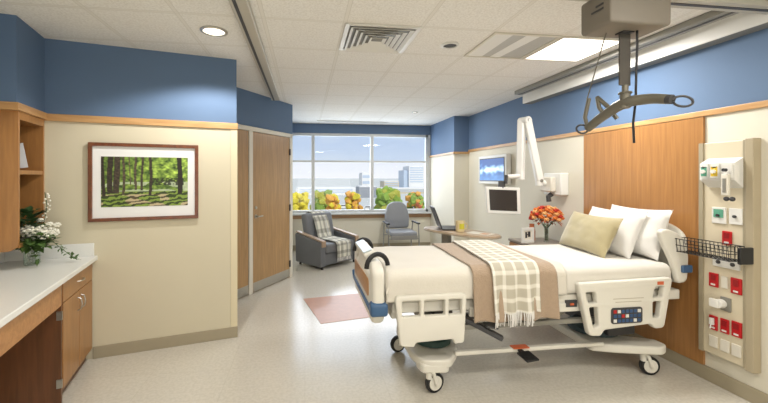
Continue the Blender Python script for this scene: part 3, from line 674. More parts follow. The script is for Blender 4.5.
# headboard with curved wings
m = MB(); m.plate(rpoly([(YN, .72), (YF, .72), (YF, 1.12), (YF - .12, 1.2), (YN + .12, 1.2), (YN, 1.12)], .08), [], .035, .012, m_yz(3.0)); hb = obj('headboard', m, m_bedp, bed)
wing = rpoly([(2.90, .74), (2.985, .76), (3.0, .98), (2.93, 1.13), (2.81, 1.175), (2.74, 1.16), (2.78, 1.05), (2.84, .94), (2.88, .85)], .06)
for y in (YN, YF): obj('wing', MB().plate(wing, [], .05, .015, m_xz(y)), m_bedp, hb)
obj('corner_bumper', MB().bb(2.92, 3.01, 2.425, 2.45, .83, .89), m_blue_b, hb, bevel=.01)

# mattress and bedding
def rounded_slab(x0, x1, y0, y1, z0, z1, r, n=4):
    m = MB(); m.box(((x0 + x1) / 2, (y0 + y1) / 2, (z0 + z1) / 2), (x1 - x0, y1 - y0, z1 - z0)); bmesh.ops.bevel(m.bm, geom=m.bm.edges[:], offset=r, segments=n, affect='EDGES', profile=.5); return m
mt = rounded_slab(.60, 2.90, YN, YF, .68, .895, .06)
tag(obj('mattress', mt, m_sheet), 'white sheeted mattress lying on the hospital bed deck', 'mattress')
# coverlet: surface over foot half
def drape(x0, x1, zlo, gap, zfar=.7, amp=.006, slant=0, foot=False, seed=0, ripple=0):
    yn, yf, zt, r = YN - gap, YF + gap, .895 + gap, .075
    prof = [(yn, zlo), (yn, (zlo + zt - r) / 2), (yn, zt - r)] + [(yn + r - r * math.cos(a), zt - r + r * math.sin(a)) for a in [k * PI / 12 for k in range(1, 7)]]
    prof += [(yn + r + (yf - yn - 2 * r) * k / 14, zt) for k in range(1, 14)] + [(yf - r + r * math.sin(a), zt - r + r * math.cos(a)) for a in [k * PI / 12 for k in range(0, 7)]] + [(yf, zfar)]
    # resample
    P = [V((0, a, b)) for a, b in prof]; L = [0]
    for a, b in zip(P, P[1:]): L.append(L[-1] + (b - a).length)
    def at(t):
        s = t * L[-1]
        for i in range(len(P) - 1):
            if s <= L[i + 1] + 1e-9: return P[i].lerp(P[i + 1], (s - L[i]) / max(1e-9, L[i + 1] - L[i]))
        return P[-1].copy()
    def f(u, v):
        p = at(v); x = x0 + (x1 - x0) * u + slant * (p.y - yn)
        n = noise.noise(V((x * 5, p.y * 4 + seed, p.z * 3))); q = V((x, p.y, p.z))
        if p.z > zt - .01: q.z += amp * (n + .6)
        elif p.y < 2.6:
            q.y -= amp * (abs(n) * 1.2) + ripple * (1 + math.sin(u * 17 + seed)) * (zt - p.z) * .12
            q.x += (u - .5) * .04 * (zt - p.z) * 0
        return q
    return f, at
def cover_f(u, v):
    f, _ = drape(.565, 1.95, .70, .012, .70, .008)
    p = f(u, v); r = .06; d = p.x - .565
    if d < r and p.z > .72: p.z -= r * (1 - math.sqrt(max(0, 1 - (1 - d / r) ** 2))) * .9
    return p
cv = grid_sheet(70, 90, cover_f)
# foot end skirt
vs = [v for v in cv.verts if abs(v.co.x - .565) < 1e-4 and v.co.z > .70]
cv.edges.ensure_lookup_table()
be = [e for e in cv.edges if e.is_boundary and all(abs(v.co.x - .565) < 1e-4 for v in e.verts)]
ex = bmesh.ops.extrude_edge_only(cv, edges=be)
for v in [g for g in ex['geom'] if isinstance(g, bmesh.types.BMVert)]: v.co.z = .72; v.co.x = .575
tag(sheet_obj('coverlet', cv, m_cover, th=.008), 'plain ivory coverlet spread over the foot half of the bed', 'blanket')
f, _ = drape(1.20, 1.85, .54, .028, .60, .006, .04, seed=3, ripple=.5)
tw = grid_sheet(50, 110, f)
tag(sheet_obj('throw_blanket', tw, m_throw, th=.012), 'tan woven throw hanging over the side of the bed beneath the chequered knit', 'blanket')
# chequered knit with fringe on top
kn = thing('knit_blanket', 'white and grey chequered knit blanket with fringe laid over the tan throw', 'blanket')
f2, at2 = drape(1.335, 1.70, .60, .048, .62, .008, .12, seed=8, ripple=.6)
def kcol(u, v):
    a = (u * 4.2 + .1) % 1; b = (v * 17.5 + .1) % 1
    la = a < .28; lb = b < .30
    c = 'E6E3DA' if (la or lb) else 'B5AF9F'
    if la != lb: c = 'D6D2C6'
    return srgb(c)
kb = sheet_obj('knit_body', grid_sheet(96, 230, f2, colf=kcol), m_waff, kn, th=.012)
m = MB()
for k in range(30):
    u = (k + .5) / 34; p = f2(u, 0); dx = random.uniform(-.01, .01)
    m.tube([p + V((0, -.004, .012)), p + V((dx * .5, -.008, -.03)), p + V((dx, -.004, -.085 + random.uniform(-.01, .01)))], lambda t: .0055 - .002 * t, 6)
obj('fringe', m, m_pillow, kn)
# pillows
def pillow(name, w, h, th, loc, rz, tilt, m, seed, roll=0):
    bm = bmesh.new(); n = 22; top = []; bot = []
    for side in (1, -1):
        g = []
        for i in range(n + 1):
            row = []
            for j in range(n + 1):
                a = -1 + 2 * i / n; b = -1 + 2 * j / n
                puff = ((1 - abs(a) ** 2.6) * (1 - abs(b) ** 2.6)) ** .55
                pin = 1 - .07 * (1 - abs(b) ** 2) * (abs(a) ** 2); pin2 = 1 - .09 * (1 - abs(a) ** 2) * (abs(b) ** 2)
                nn = noise.noise(V((a * 2.2 + seed, b * 2.2, side))) * .18 + noise.noise(V((a * 5 + seed, b * 6, side * 2))) * .05
                row.append(bm.verts.new((a * w / 2 * pin, side * th / 2 * puff * (1 + nn), b * h / 2 * pin2)))
            g.append(row)
        for i in range(n):
            for j in range(n): bm.faces.new((g[i][j], g[i + 1][j], g[i + 1][j + 1], g[i][j + 1]))
    bmesh.ops.remove_doubles(bm, verts=bm.verts, dist=1e-5)
    mb = MB(); mb.bm = bm
    o = obj(name, mb, m, angle=80); o.location = loc
    # local x = width (along the bed's width), y = thickness, z = height; lean towards the headboard
    o.rotation_euler = (Matrix.Rotation(rz, 3, 'Z') @ Matrix.Rotation(tilt, 3, 'X') @ Matrix.Rotation(roll, 3, 'Y')).to_euler(); return o
tag(pillow('bed_pillow', .62, .43, .17, (2.90, 2.84, 1.11), PI / 2 - .05, .32, m_pillow, 1), 'white pillow closest to the headboard, its corner sticking up highest', 'pillow')
tag(pillow('bed_pillow', .62, .43, .17, (2.78, 2.96, 1.09), PI / 2 - .03, .42, m_pillow, 5), 'white pillow leaning between the rearmost white pillow and the olive cushion', 'pillow')
tag(pillow('cushion', .67, .38, .15, (2.62, 3.03, 1.06), PI / 2 - .12, .45, m_tanp, 9), 'olive tan satin cushion leaning in front of the white pillows', 'cushion')

# ------------------------------------------------------------------ headwall service column
sv = thing('service_panel', 'beige vertical medical service column with gas outlets on the wall right of the bed', 'service panel', (3.11, 0, 0))
obj('back_panel', MB().bb(-.055, 0, 2.12, 2.41, .24, 1.84), mat('column_face', 'D0C5AC', .45, vary=0), sv, bevel=.006, smooth=False)
obj('side_raceway', MB().bb(-.066, 0, 2.07, 2.12, .23, 1.85), mat('raceway_beige', 'A99D84', .45, vary=0), sv, bevel=.006, smooth=False)
obj('side_channel', MB().bb(-.066, 0, 2.385, 2.415, .24, 1.84), m_base, sv, smooth=False)
obj('inner_channel', MB().bb(-.060, -.05, 2.122, 2.135, .24, 1.84), m_base, sv, smooth=False)
m = MB(); m.plate([(-.055, 1.50), (-.13, 1.56), (-.13, 1.68), (-.055, 1.72)], [], .225, .004, m_xz(2.245)); hood = obj('outlet_hood', m, m_white, sv)
for ya, yb, cm in ((2.295, 2.345, m_green), (2.225, 2.28, m_yellow)):
    obj('gas_outlet', MB().bb(-.14, -.128, ya, yb, 1.575, 1.68), m_white, hood, smooth=False)
    obj('colour_label', MB().bb(-.142, -.139, ya + .006, yb - .006, 1.585, 1.655), cm, hood, smooth=False)
for y in (2.32, 2.252): obj('outlet_plug', MB().cyl((-.14, y, 1.62), (-.158, y, 1.62), .014).bb(-.142, -.139, y - .012, y + .012, 1.645, 1.662), m_white, hood)
obj('gas_outlet', MB().bb(-.14, -.128, 2.145, 2.20, 1.575, 1.67), m_white, hood, smooth=False)
obj('suction_gauge', MB().bb(-.16, -.14, 2.15, 2.195, 1.45, 1.60), m_offw, hood, bevel=.004, smooth=False)
obj('gauge_scale', MB().bb(-.163, -.159, 2.163, 2.183, 1.47, 1.57), m_grey, hood, smooth=False)
obj('regulator_knob', MB().cyl((-.15, 2.172, 1.63), (-.17, 2.172, 1.63), .012), m_dgrey, hood)
for y in (2.14, 2.175): obj('regulator_knob', MB().ball((-.14, y, 1.425), .017, 2), m_dgrey, hood)
def wallplate(name, y0, y1, z0, z1, m, inner=None, dark=True):
    p = obj(name, MB().bb(-.066, -.054, y0, y1, z0, z1), m, sv, bevel=.003, smooth=False)
    if inner: obj('insert', MB().bb(-.069, -.065, y0 + .014, y1 - .014, z0 + .045, z1 - .014), inner, p, smooth=False)
    if dark: obj('socket', MB().cyl((-.068, (y0 + y1) / 2, (z0 + z1) / 2), (-.080, (y0 + y1) / 2, (z0 + z1) / 2), .010), m_dgrey, p)
    return p
wallplate('gas_plate', 2.235, 2.325, 1.235, 1.355, m_white, m_green)
wallplate('gas_plate', 2.135, 2.215, 1.24, 1.355, m_white)
def redplate(y0, y1, z0, z1):
    p = wallplate('red_outlet', y0, y1, z0, z1, m_red, None, False)
    yc = (y0 + y1) / 2
    obj('socket_face', MB().bb(-.069, -.065, yc - .016, yc + .016, z0 + .055 * (z1 - z0) / .11, z1 - .012), mat('deep_red', '8E1016', .4, vary=0), p, smooth=False)
    obj('label_strip', MB().bb(-.069, -.065, yc - .014, yc + .014, z0 + .012, z0 + .024), m_white, p, smooth=False)
redplate(2.20, 2.258, 1.085, 1.185)
redplate(2.285, 2.345, .755, .858); redplate(2.14, 2.205, .745, .858)
redplate(2.29, 2.345, .43, .537); redplate(2.217, 2.27, .435, .54); redplate(2.14, 2.20, .44, .548)
wallplate('blank_plate', 2.225, 2.265, .765, .85, m_offw, None, False)
p = wallplate('data_plate', 2.15, 2.32, .915, .99, m_white, None, False)
for y in (2.19, 2.28): obj('port', MB().cyl((-.066, y, .95), (-.072, y, .95), .014), m_dgrey, p)
dl = wallplate('dial_box', 2.205, 2.27, .60, .70, m_grey, None, False)
obj('rotary_plug', MB().cyl((-.066, 2.255, .65), (-.115, 2.255, .65), .032).bb(-.125, -.10, 2.245, 2.30, .62, .68), m_white, dl, bevel=.004)
obj('plug_head', MB().bb(-.085, -.066, 2.305, 2.33, .47, .52).tube([(-.08, 2.32, .47), (-.085, 2.322, .44)], .005), m_white, sv, bevel=.003)
for y in (2.145, 2.215, 2.29): wallplate('blank_plate', y, y + .055, .30, .385, m_offw, None, False)
# wire basket
bs = thing('wire_basket', 'black wire basket fixed across the medical service column', 'basket', (2.95, 2.275, 1.0))
m = MB(); y0, y1 = -.18, .19; x0, x1 = -.08, .055
for z in (0, .05, .10):
    k = .012 * (1 - z * 10)
    m.tube([(x0 + k, y0, z), (x0 + k, y1, z), (x1, y1, z), (x1, y0, z), (x0 + k, y0, z)], .0035 if z else .003, 6)
for i in range(15):
    y = y0 + (y1 - y0) * i / 14; m.tube([(x0, y, .10), (x0 + .012, y, 0), (x1, y, 0), (x1, y, .10)], .0022, 5)
for i in range(1, 5):
    x = x0 + (x1 - x0) * i / 5; m.tube([(x, y0, .10), (x, y0, 0), (x, y1, 0), (x, y1, .10)], .0022, 5)
obj('wire_frame', m, m_blackm, bs)
obj('mounting_block', MB().bb(-.01, .10, -.205, -.183, -.02, .095), m_black, bs, bevel=.006)

# ------------------------------------------------------------------ bedside arm with screen
ra = thing('monitor_arm', 'white folding wall arm bent to a sharp peak above its square wall box', 'wall arm', (0, 0, 0))
obj('wall_box', MB().bb(3.0, 3.11, 3.88, 4.18, 1.36, 1.63), m_white, ra, bevel=.012)
obj('wall_box_side', MB().bb(2.93, 3.0, 3.95, 4.16, 1.40, 1.58), m_offw, ra, bevel=.015)
E1 = V((2.87, 4.08, 1.535)); TP = V((2.735, 4.12, 2.28)); E2 = V((2.67, 4.14, 1.60)); HD = V((2.49, 4.15, 1.585))
def slab_between(a, b, w, t):
    d = b - a; q = d.to_track_quat('Z', 'Y'); return MB().box(tuple((a + b) / 2), (w, t, d.length + w * .6), rot=q.to_euler())
obj('base_link', MB().tube([(2.95, 4.06, 1.50), (2.90, 4.07, 1.51), tuple(E1)], .035, 12).cyl(E1 + V((0, 0, -.06)), E1 + V((0, 0, .05)), .042), m_white, ra)
obj('upper_arm', slab_between(E1 + V((0, 0, .02)), TP + V((0, -.005, 0)), .085, .085), m_white, ra, bevel=.016)
obj('lower_arm', slab_between(TP + V((-.035, .06, 0)), E2 + V((0, .02, .02)), .085, .085), m_white, ra, bevel=.016)
obj('top_joint', MB().cyl(TP + V((.0, -.04, 0)), TP + V((-.03, .10, 0)), .05), m_white, ra, bevel=.006)
obj('joint_cap', MB().cyl(TP + V((0, -.046, 0)), TP + V((0, -.040, 0)), .022).cyl(E1 + V((0, -.05, .0)), E1 + V((0, -.042, .0)), .02), m_grey, ra)
obj('wrist_link', MB().tube([E2, (E2 + HD) / 2 + V((0, 0, -.005)), HD], .028, 12).cyl(E2 + V((0, 0, -.05)), E2 + V((0, 0, .05)), .04), m_white, ra)
obj('tilt_joint', MB().cyl(HD + V((-.02, 0, -.09)), HD + V((-.02, 0, .02)), .02), m_dgrey, ra)
obj('cable_boot', MB().tube([(3.0, 4.03, 1.37), (2.96, 4.04, 1.34), (2.97, 4.04, 1.28)], .03), m_dgrey, ra)
# arm-mounted screen
ms = thing('bedside_monitor', 'white framed bedside screen with a black display hanging on the wall arm', 'monitor', (2.42, 4.155, 1.29), math.radians(-14)); ms.rotation_euler[1] = math.radians(2)
hp = MB(); hp.plate(rpoly([(-.205, .165), (.205, .165), (.225, -.165), (-.175, -.165)], .02), [], .045, .01, m_xz(0)); obj('housing', hp, m_white, ms)
m = MB(); m.plate([(-.165, .132), (.165, .132), (.180, -.125), (-.142, -.125)], [], .004, .001, m_xz(-.0235)); obj('display', m, m_screen, ms, smooth=False)
obj('camera_dot', MB().cyl((0, -.022, .158), (0, -.026, .158), .008), m_dgrey, ms)
obj('bracket', MB().bb(-.04, .04, .02, .05, .1, .24), m_dgrey, ms, bevel=.006)
# picture screen on the wall
def skyc(u, v):
    n = noise.noise(V((u * 3, v * 3, 1))) + .5 * noise.noise(V((u * 8, v * 8, 5)))
    c = V((.08, .26, .52)).lerp(V((.35, .62, .85)), min(1, max(0, .6 - v * .7 + .4 * n)))
    k = max(0, min(1, (.5 - abs(v - .45 - .1 * u) * 2.2 + n * .7))); c = c.lerp(V((.88, .94, .98)), min(1, k * 1.25))
    return srgb(tuple(c))
tv = thing('wall_television', 'white framed wall screen showing blue sky and clouds behind the bedside screen', 'television', (3.11, 5.5, 1.70))
m = MB(); m.plate(rrect(-.44, .44, -.235, .235, .015), [], .08, .01, m_yz(-.05)); obj('housing', m, m_white, tv)
obj('display_rim', MB().bb(-.094, -.089, -.39, .39, -.19, .19), m_dgrey, tv, smooth=False)
sheet_obj('display', grid_sheet(50, 30, lambda u, v: V((-.096, .375 - .75 * u, -.175 + .35 * v)), colf=skyc), m_skyp, tv, th=0, smooth=False)

# ------------------------------------------------------------------ overbed table and what is on it
tb = thing('overbed_table', 'oval wood topped table on a grey column behind the bed', 'table', (2.08, 4.62, 0), math.radians(-60))
ov = [(.56 * math.copysign(abs(math.cos(a)) ** .8, math.cos(a)), .24 * math.copysign(abs(math.sin(a)) ** .8, math.sin(a))) for a in [k * 2 * PI / 40 for k in range(40)]]
obj('tabletop', MB().prism(ov, .825, .85), wood('table_wood', 'A58C70', 'B9A084', (3, 12, 12)), tb, bevel=.004)
obj('edge_band', MB().prism([(x * 1.02, y * 1.04) for x, y in ov], .818, .838), mat('tan_edge', 'A99A84', .4, vary=0), tb, bevel=.004)
obj('column', MB().bb(-.28, -.16, -.04, .04, .06, .818), m_grey, tb, bevel=.008)
obj('base', MB().bb(-.35, .30, -.03, .03, .03, .07).bb(-.36, -.28, -.25, .25, .03, .07), m_grey, tb, bevel=.008)
for x, y in ((-.32, -.22), (-.32, .22), (.28, 0)): obj('castor', MB().cyl((x, y - .012, .022), (x, y + .012, .022), .022), m_black, tb)
lp = thing('laptop', 'open dark laptop seen side on at the end of the oval table', 'laptop', (1.90, 4.86, .851), math.radians(78))
obj('keyboard_base', MB().bb(-.19, .19, -.27, 0, 0, .02), m_dgrey, lp, bevel=.004)
sc = MB(); sc.box((0, .062, .165), (.39, .016, .32), rot=Euler((-.36, 0, 0))); obj('screen_lid', sc, m_dgrey, lp, bevel=.004)
sc = MB(); sc.box((0, .0525, .165), (.36, .004, .27), rot=Euler((-.36, 0, 0))); obj('display', sc, m_lapscr, lp, smooth=False)
mg = thing('mug', 'pale mug with a yellow green patch on the oval table beside the laptop', 'mug', (2.06, 4.56, .851)); mg.scale = (1.3, 1.3, 1.3)
obj('cup', MB().lathe([(.040, 0), (.044, .005), (.046, .105), (.046, .11), (.041, .11), (.039, .01), (0, .008)]), m_mug, mg)
m = MB()
for k in range(-4, 4):
    a0 = -PI / 2 + k * .14; a1 = a0 + .14; R = .0475
    m.quad([(R * math.cos(a0), R * math.sin(a0), .03), (R * math.cos(a1), R * math.sin(a1), .03), (R * math.cos(a1), R * math.sin(a1), .085), (R * math.cos(a0), R * math.sin(a0), .085)])
obj('painted_patch', m, mat('lime_glaze', 'C9C23A', .35), mg)
obj('handle', MB().tube([(.044, 0, .085), (.07, 0, .08), (.078, 0, .055), (.07, 0, .03), (.044, 0, .025)], .006), m_mug, mg)
mz = thing('magazine', 'open magazine lying on the oval table', 'magazine', (2.24, 4.36, .851), math.radians(-55))
obj('page', MB().bb(-.15, -.002, -.10, .10, 0, .005), m_paper, mz, smooth=False); obj('page', MB().bb(.002, .15, -.10, .10, 0, .005), m_paper, mz, smooth=False)
obj('printed_picture', MB().bb(.02, .12, -.07, .06, .005, .0056), mat('warm_print', 'C49A78', .5, vary=.3, vscale=40), mz, smooth=False)

# bedside cabinet with photo frame and flowers
ns = thing('bedside_cabinet', 'low wood bedside cabinet standing between the bed and the cream wall', 'cabinet', (2.83, 4.02, 0))
obj('body', MB().bb(-.24, .24, -.20, .24, .04, .77), m_dark, ns, bevel=.004, smooth=False)
obj('top', MB().bb(-.26, .25, -.22, .25, .77, .80), mat('grey_brown_top', '8C8276', .4), ns, bevel=.006, smooth=False)
for z in (.1, .33, .56):
    d = obj('drawer', MB().bb(-.262, -.24, -.18, .22, z, z + .2), m_oakc, ns, bevel=.003, smooth=False)
    obj('handle', MB().tube([(-.262, -.05, z + .1), (-.285, -.04, z + .1), (-.285, .08, z + .1), (-.262, .09, z + .1)], .005), m_steel, d)
pf = thing('photo_frame', 'small white frame with a dark picture on the bedside cabinet', 'picture frame', (2.615, 3.93, .802), .1); pf.scale = (1.15, 1.15, 1.15)
obj('frame', MB().plate(rrect(-.075, .075, .0, .155, .004), [rrect(-.05, .05, .03, .125, .002)], .014, .002, m_xz(0)), m_white, pf, smooth=False)
obj('print', MB().bb(-.055, .055, -.001, .004, .025, .13), m_paper, pf, smooth=False)
obj('dark_motif', MB().bb(-.03, -.008, -.003, -.001, .05, .11).bb(.002, .03, -.003, -.001, .06, .115).bb(-.03, .03, -.003, -.001, .078, .088), m_dgrey, pf, smooth=False)
fo = thing('orange_bouquet', 'orange and red flower bouquet in a slim glass vase behind the pillows', 'flowers', (2.87, 3.95, .802))
obj('vase', MB().lathe([(.03, 0), (.032, .01), (.022, .08), (.03, .2), (.04, .215), (.037, .215), (.026, .2), (.018, .08), (0, .02)]), m_vase, fo)
m = MB()
for k in range(14):
    a = k * 2.4; m.tube([(.012 * math.cos(a), .012 * math.sin(a), .02), (.014 * math.cos(a + .5), .014 * math.sin(a + .5), .16), (.10 * math.cos(a), .10 * math.sin(a), .29)], .0025, 5)
obj('stems', m, m_leafd, fo)
for k in range(46):
    z = 1 - 1.15 * (k + .5) / 46; a = k * 2.399963; q = math.sqrt(max(0, 1 - z * z)); R = .135
    obj('blossom', bloom((q * math.cos(a) * R * 1.25, q * math.sin(a) * R * 1.1, .29 + z * R * .95), random.uniform(.020, .028), 12, .012), (m_petalo, m_petalr, m_petaly)[k % 3 if k % 7 else 0], fo)
def lf3():
    a = random.uniform(0, 2 * PI); r = random.uniform(.05, .15); return V((r * math.cos(a), r * math.sin(a), random.uniform(.22, .3))), V((math.cos(a), math.sin(a), random.uniform(-.9, .3)))
foliage('leaves', 50, lf3, mat('autumn_leaf', 'A0502C', .6, vary=.4, vscale=30), fo)
vr = thing('rust_vase', 'rust coloured jar standing on the bedside cabinet left of the bouquet', 'jar', (2.715, 4.0, .802)); vr.scale = (.95, .95, 1.25)
obj('jar_body', MB().lathe([(.03, 0), (.04, .02), (.042, .10), (.028, .15), (.03, .17), (.026, .17), (.024, .15), (0, .14)]), mat('rust_glaze', 'A8603A', .4, vary=.3, vscale=30), vr)

# ------------------------------------------------------------------ armchair
ac = thing('armchair', 'dark grey vinyl lounge armchair with blonde wood arm caps by the window', 'armchair', (.40, 6.605, 0), math.radians(38))
hw = .46
for s in (-1, 1):
    m = MB(); m.plate(rpoly([(-.37, .05), (.33, .05), (.35, .57), (-.36, .47)], [.03, .03, .05, .03]), [], .11, .012, m_yz(s * (hw - .055)))
    sp = obj('side_panel', m, m_vinyl, ac)
    m = MB(); m.plate(rpoly([(-.385, .47), (.34, .575), (.34, .60), (-.385, .50)], .01), [], .085, .006, m_yz(s * (hw - .055)))
    obj('arm_cap', m, m_armw, sp)
    obj('arm_end', MB().bb(s * (hw - .055) - .042, s * (hw - .055) + .042, -.392, -.372, .39, .49), m_armw, sp, bevel=.004)
sb = rounded_slab(-.345, .345, -.38, .20, .26, .43, .04); obj('seat_cushion', sb, m_vinyl, ac)
obj('base', MB().bb(-.345, .345, -.34, .30, .06, .26), m_vinyl, ac, bevel=.01)
bkm = rounded_slab(-.335, .335, -.075, .075, -.27, .27, .055); bkm.bm.transform(Matrix.Translation((0, .24, .64)) @ Matrix.Rotation(-.22, 4, 'X')); obj('back_cushion', bkm, m_vinyl, ac)
for x in (-.39, .39):
    for y in (-.32, .28): obj('foot', MB().cyl((x, y, 0), (x, y, .06), .022), m_black, ac)
def plaid(u, v):
    a = (u * 3.4) % 1; b = (v * 10) % 1
    c = V((.84, .83, .78))
    if a < .45: c = c * .78
    if b < .4: c = c * V((.80, .82, .86)).x
    if (.62 < a < .68) or (.6 < b < .66): c = V((.66, .68, .72))
    return srgb(tuple(c))
pth = [(.43, .66), (.385, .88), (.33, .925), (.25, .905), (.16, .76), (.10, .56), (.06, .46), (-.1, .452), (-.3, .45), (-.385, .435), (-.41, .38), (-.405, .25), (-.40, .16)]
PP = [V((0, a, b)) for a, b in pth]
def thr(u, v):
    t = v * (len(PP) - 1); i = min(int(t), len(PP) - 2); p = PP[i].lerp(PP[i + 1], t - i)
    x = -.19 + .34 * u + .08 * v; w_ = noise.noise(V((u * 4, v * 7, 2)))
    return V((x + .02 * w_, p.y - (.02 * abs(w_) if v > .6 else .006 * w_), p.z + .012 * abs(w_) + .004))
th_ = thing('plaid_throw', 'pale plaid wool throw draped over the back and seat of the armchair', 'blanket', (.40, 6.605, 0), math.radians(38))
sheet_obj('wool_body', grid_sheet(40, 120, thr, colf=plaid), m_plaid, th_, th=.012)
m = MB()
for k in range(20):
    p = thr((k + .5) / 20, 1); m.tube([p + V((0, 0, .005)), p + V((random.uniform(-.008, .008), -.004, -.06))], .004, 5)
obj('fringe', m, m_pillow, th_)

# guest chair
gc = thing('guest_chair', 'grey high backed chair with black arm pads facing the room under the window', 'chair', (1.95, 7.15, 0))
m = MB(); m.plate(rpoly([(-.24, .50), (.24, .50), (.27, .72), (.21, .98), (.10, 1.06), (-.10, 1.06), (-.21, .98), (-.27, .72)], .06), [], .09, .03, Matrix.Translation((0, .22, 0)) @ Matrix.Rotation(-.12, 4, 'X') @ m_xz(0)); obj('backrest', m, m_vinyl2, gc)
obj('seat', rounded_slab(-.27, .27, -.28, .24, .40, .49, .03), m_vinyl2, gc)
obj('seat_front', MB().bb(-.27, .27, -.285, -.27, .34, .42), m_leg, gc, bevel=.004)
for s in (-1, 1):
    obj('leg', MB().tube([(s * .31, -.26, 0), (s * .31, -.24, .35), (s * .31, -.20, .64)], .014), m_leg, gc)
    obj('leg', MB().tube([(s * .31, .30, 0), (s * .30, .24, .35), (s * .31, .18, .64)], .014), m_leg, gc)
    obj('arm_pad', MB().bb(s * .31 - .03, s * .31 + .03, -.24, .20, .635, .665), m_black, gc, bevel=.01)
for y_ in (.27, -.24): obj('cross_bar', MB().cyl((-.31, y_, .36), (.31, y_, .36), .012), m_leg, gc)

# ------------------------------------------------------------------ outside
struct('ground', MB().bb(-900, 900, 12, 2500, -9.2, -9.0), mat('pale_asphalt', 'C2C4BE', .9, vary=.15, vscale=.05))
def tree(label, x, y, top, wd, cols, grp=None):
    r = thing('tree', label, 'tree', (x, y, -9))
    h = top + 8.1; m = MB(); m.tube([(0, 0, 0), (.1, 0, h * .3), (0, .1, h * .6)], lambda t: .28 - .15 * t, 8); obj('trunk', m, mat('bark', '5A4A3A', .9), r)
    for k, cm in enumerate(cols):
        m = MB(); rnd = random.Random(int(x * 10) + k)
        for q in range(34):
            a = rnd.uniform(0, 2 * PI); rr = wd / 2 * math.sqrt(rnd.random()) * .85; z = rnd.uniform(.38, .97)
            if z > .7: rr *= .8
            m.ball((rr * math.cos(a), rr * math.sin(a), h * z - wd * .02), wd * rnd.uniform(.13, .2), 1)
        for v in m.bm.verts: v.co += V((noise.noise(v.co * 1.7), noise.noise(v.co * 1.7 + V((9, 0, 0))), noise.noise(v.co * 1.7 + V((0, 9, 0))))) * .35
        obj('crown', m, cm, r, smooth=False)
tm = {k: mat('crown_' + k, c, .9, vary=.3, vscale=.8) for k, c in (('yellow', 'D2C238'), ('green', '7E9A3E'), ('orange', 'D09A44'), ('olive', 'A8A848'), ('red', 'B0603A'))}
def out(u, d):      # bearing of a thing outdoors, as a distance and a side offset
    r = (u - 352) / 358; c_, s_ = math.cos(math.radians(7.5)), math.sin(math.radians(7.5)); k = d / (c_ - r * s_)
    return (r * c_ + s_) * k, d
for lab, u, d, top, wd, cs in (
    ('yellow autumn tree leftmost in the window view', 300, 60, -.2, 3.4, ('yellow', 'yellow')),
    ('green and yellow tree right of the yellow tree behind the first mullion', 322, 64, -.1, 4.4, ('green', 'olive')),
    ('yellow tree touching the green tree above the armchair', 334, 58, -.4, 3.0, ('yellow', 'orange')),
    ('orange yellow tree outside just left of the middle mullion', 353, 60, -.1, 3.0, ('yellow', 'orange')),
    ('broad green tree outside above the guest chair', 388, 66, .3, 5.2, ('green', 'green', 'olive')),
    ('orange and green tree in front of the white tower', 415, 62, -.1, 3.6, ('orange', 'green')),
    ('small red and green tree at the edge of the window view', 422, 56, -1.6, 2.2, ('red', 'green'))):
    x, y = out(u, d); tree(lab, x, y, top, wd, [tm[c] for c in cs])
m_cw = mat('pale_concrete', 'DEDEDC', .8, vary=.05); m_gl = mat('blue_curtain_glass', 'B4C2D2', .35, vary=.1); m_tanb = mat('tan_stone', 'C4B9A2', .8, vary=.06); m_dk = mat('dark_roof', '8E9298', .7)  # building colours paled to paint in distance haze
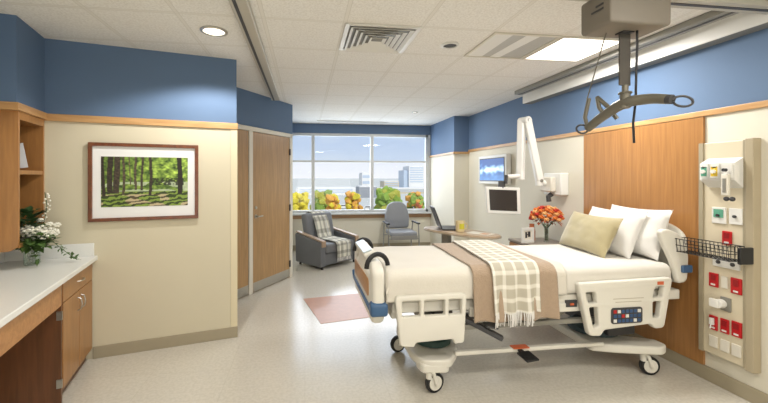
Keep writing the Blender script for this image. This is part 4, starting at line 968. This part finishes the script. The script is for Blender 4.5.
def building(label, u0, u1, d, top, dep, m, win=(0, 0), glass_side=False, roof=None):
    x0, _ = out(u0, d); x1, _ = out(u1, d); w_ = x1 - x0; r = thing('building', label, 'building', ((x0 + x1) / 2, d, -9))
    b = obj('walls', MB().bb(-w_ / 2, w_ / 2, 0, dep, 0, top + 9), m, r, smooth=False)
    obj('roof', MB().bb(-w_ / 2 + .3, w_ / 2 - .3, .3, dep - .3, top + 9, top + 9.6), roof or m_cw, r, smooth=False)
    nx, nz = win
    if nx:
        for j in range(nz):
            hh = min(14, top + 8); z = 9 + top - (j + .75) * hh / nz
            obj('window_band', MB().bb(-w_ / 2 + w_ * .06, w_ / 2 - w_ * .06, -.15, .02, z, z + hh / nz * .45), m_gl, r, smooth=False)
    if glass_side: obj('glass_wing', MB().bb(-w_ / 2 - 4, -w_ / 2, 2, dep, 0, top + 6), m_gl, r, smooth=False)
building('tall white tower with a blue glass wing', 409, 424, 300, 10.5, 20, m_cw, (1, 7), True)
building('white mid height block behind the middle mullion', 362, 372, 240, 4.0, 14, m_cw, (1, 3))
building('dark low block beneath the white mid height block', 359, 377, 180, -3.6, 12, m_dk)
building('tan stone block between the green tree and the white tower', 384, 399, 260, -1.8, 14, m_tanb, (1, 4))
building('long pale low building behind the left trees', 296, 356, 210, -5.2, 16, m_cw, (1, 3))
building('long low building behind the right trees', 377, 440, 220, -6.0, 16, m_tanb, (1, 3))
def car(label, u, d, cm, g):
    x, y = out(u, d); r = thing('car', label, 'car', (x, y, -9), 0, g)
    m = MB(); m.plate(rpoly([(-2.1, .35), (2.1, .35), (2.15, .8), (1.3, .95), (.7, 1.45), (-1.0, 1.45), (-1.6, .95), (-2.15, .85)], .2), [], 1.7, .1, m_xz(0)); obj('body', m, cm, r)
    for a in (-1.3, 1.3): obj('wheel', MB().cyl((a, -.9, .33), (a, .9, .33), .33), m_black, r)
    obj('side_window', MB().plate(rpoly([(-1.3, 1.0), (1.1, 1.0), (.65, 1.35), (-.95, 1.35)], .05), [], 1.74, .01, m_xz(0)), m_dgrey, r)
for u, d, cm, lab in ((343, 118, m_white, 'white car parked outside below the orange yellow tree'), (368, 112, m_white, 'white car parked outside beside the middle mullion'), (376, 108, m_dgrey, 'dark car parked outside right of the middle mullion'), (399, 115, m_white, 'white car parked outside between the green and orange trees')):
    car(lab, u, d, cm, 'parked cars outside')
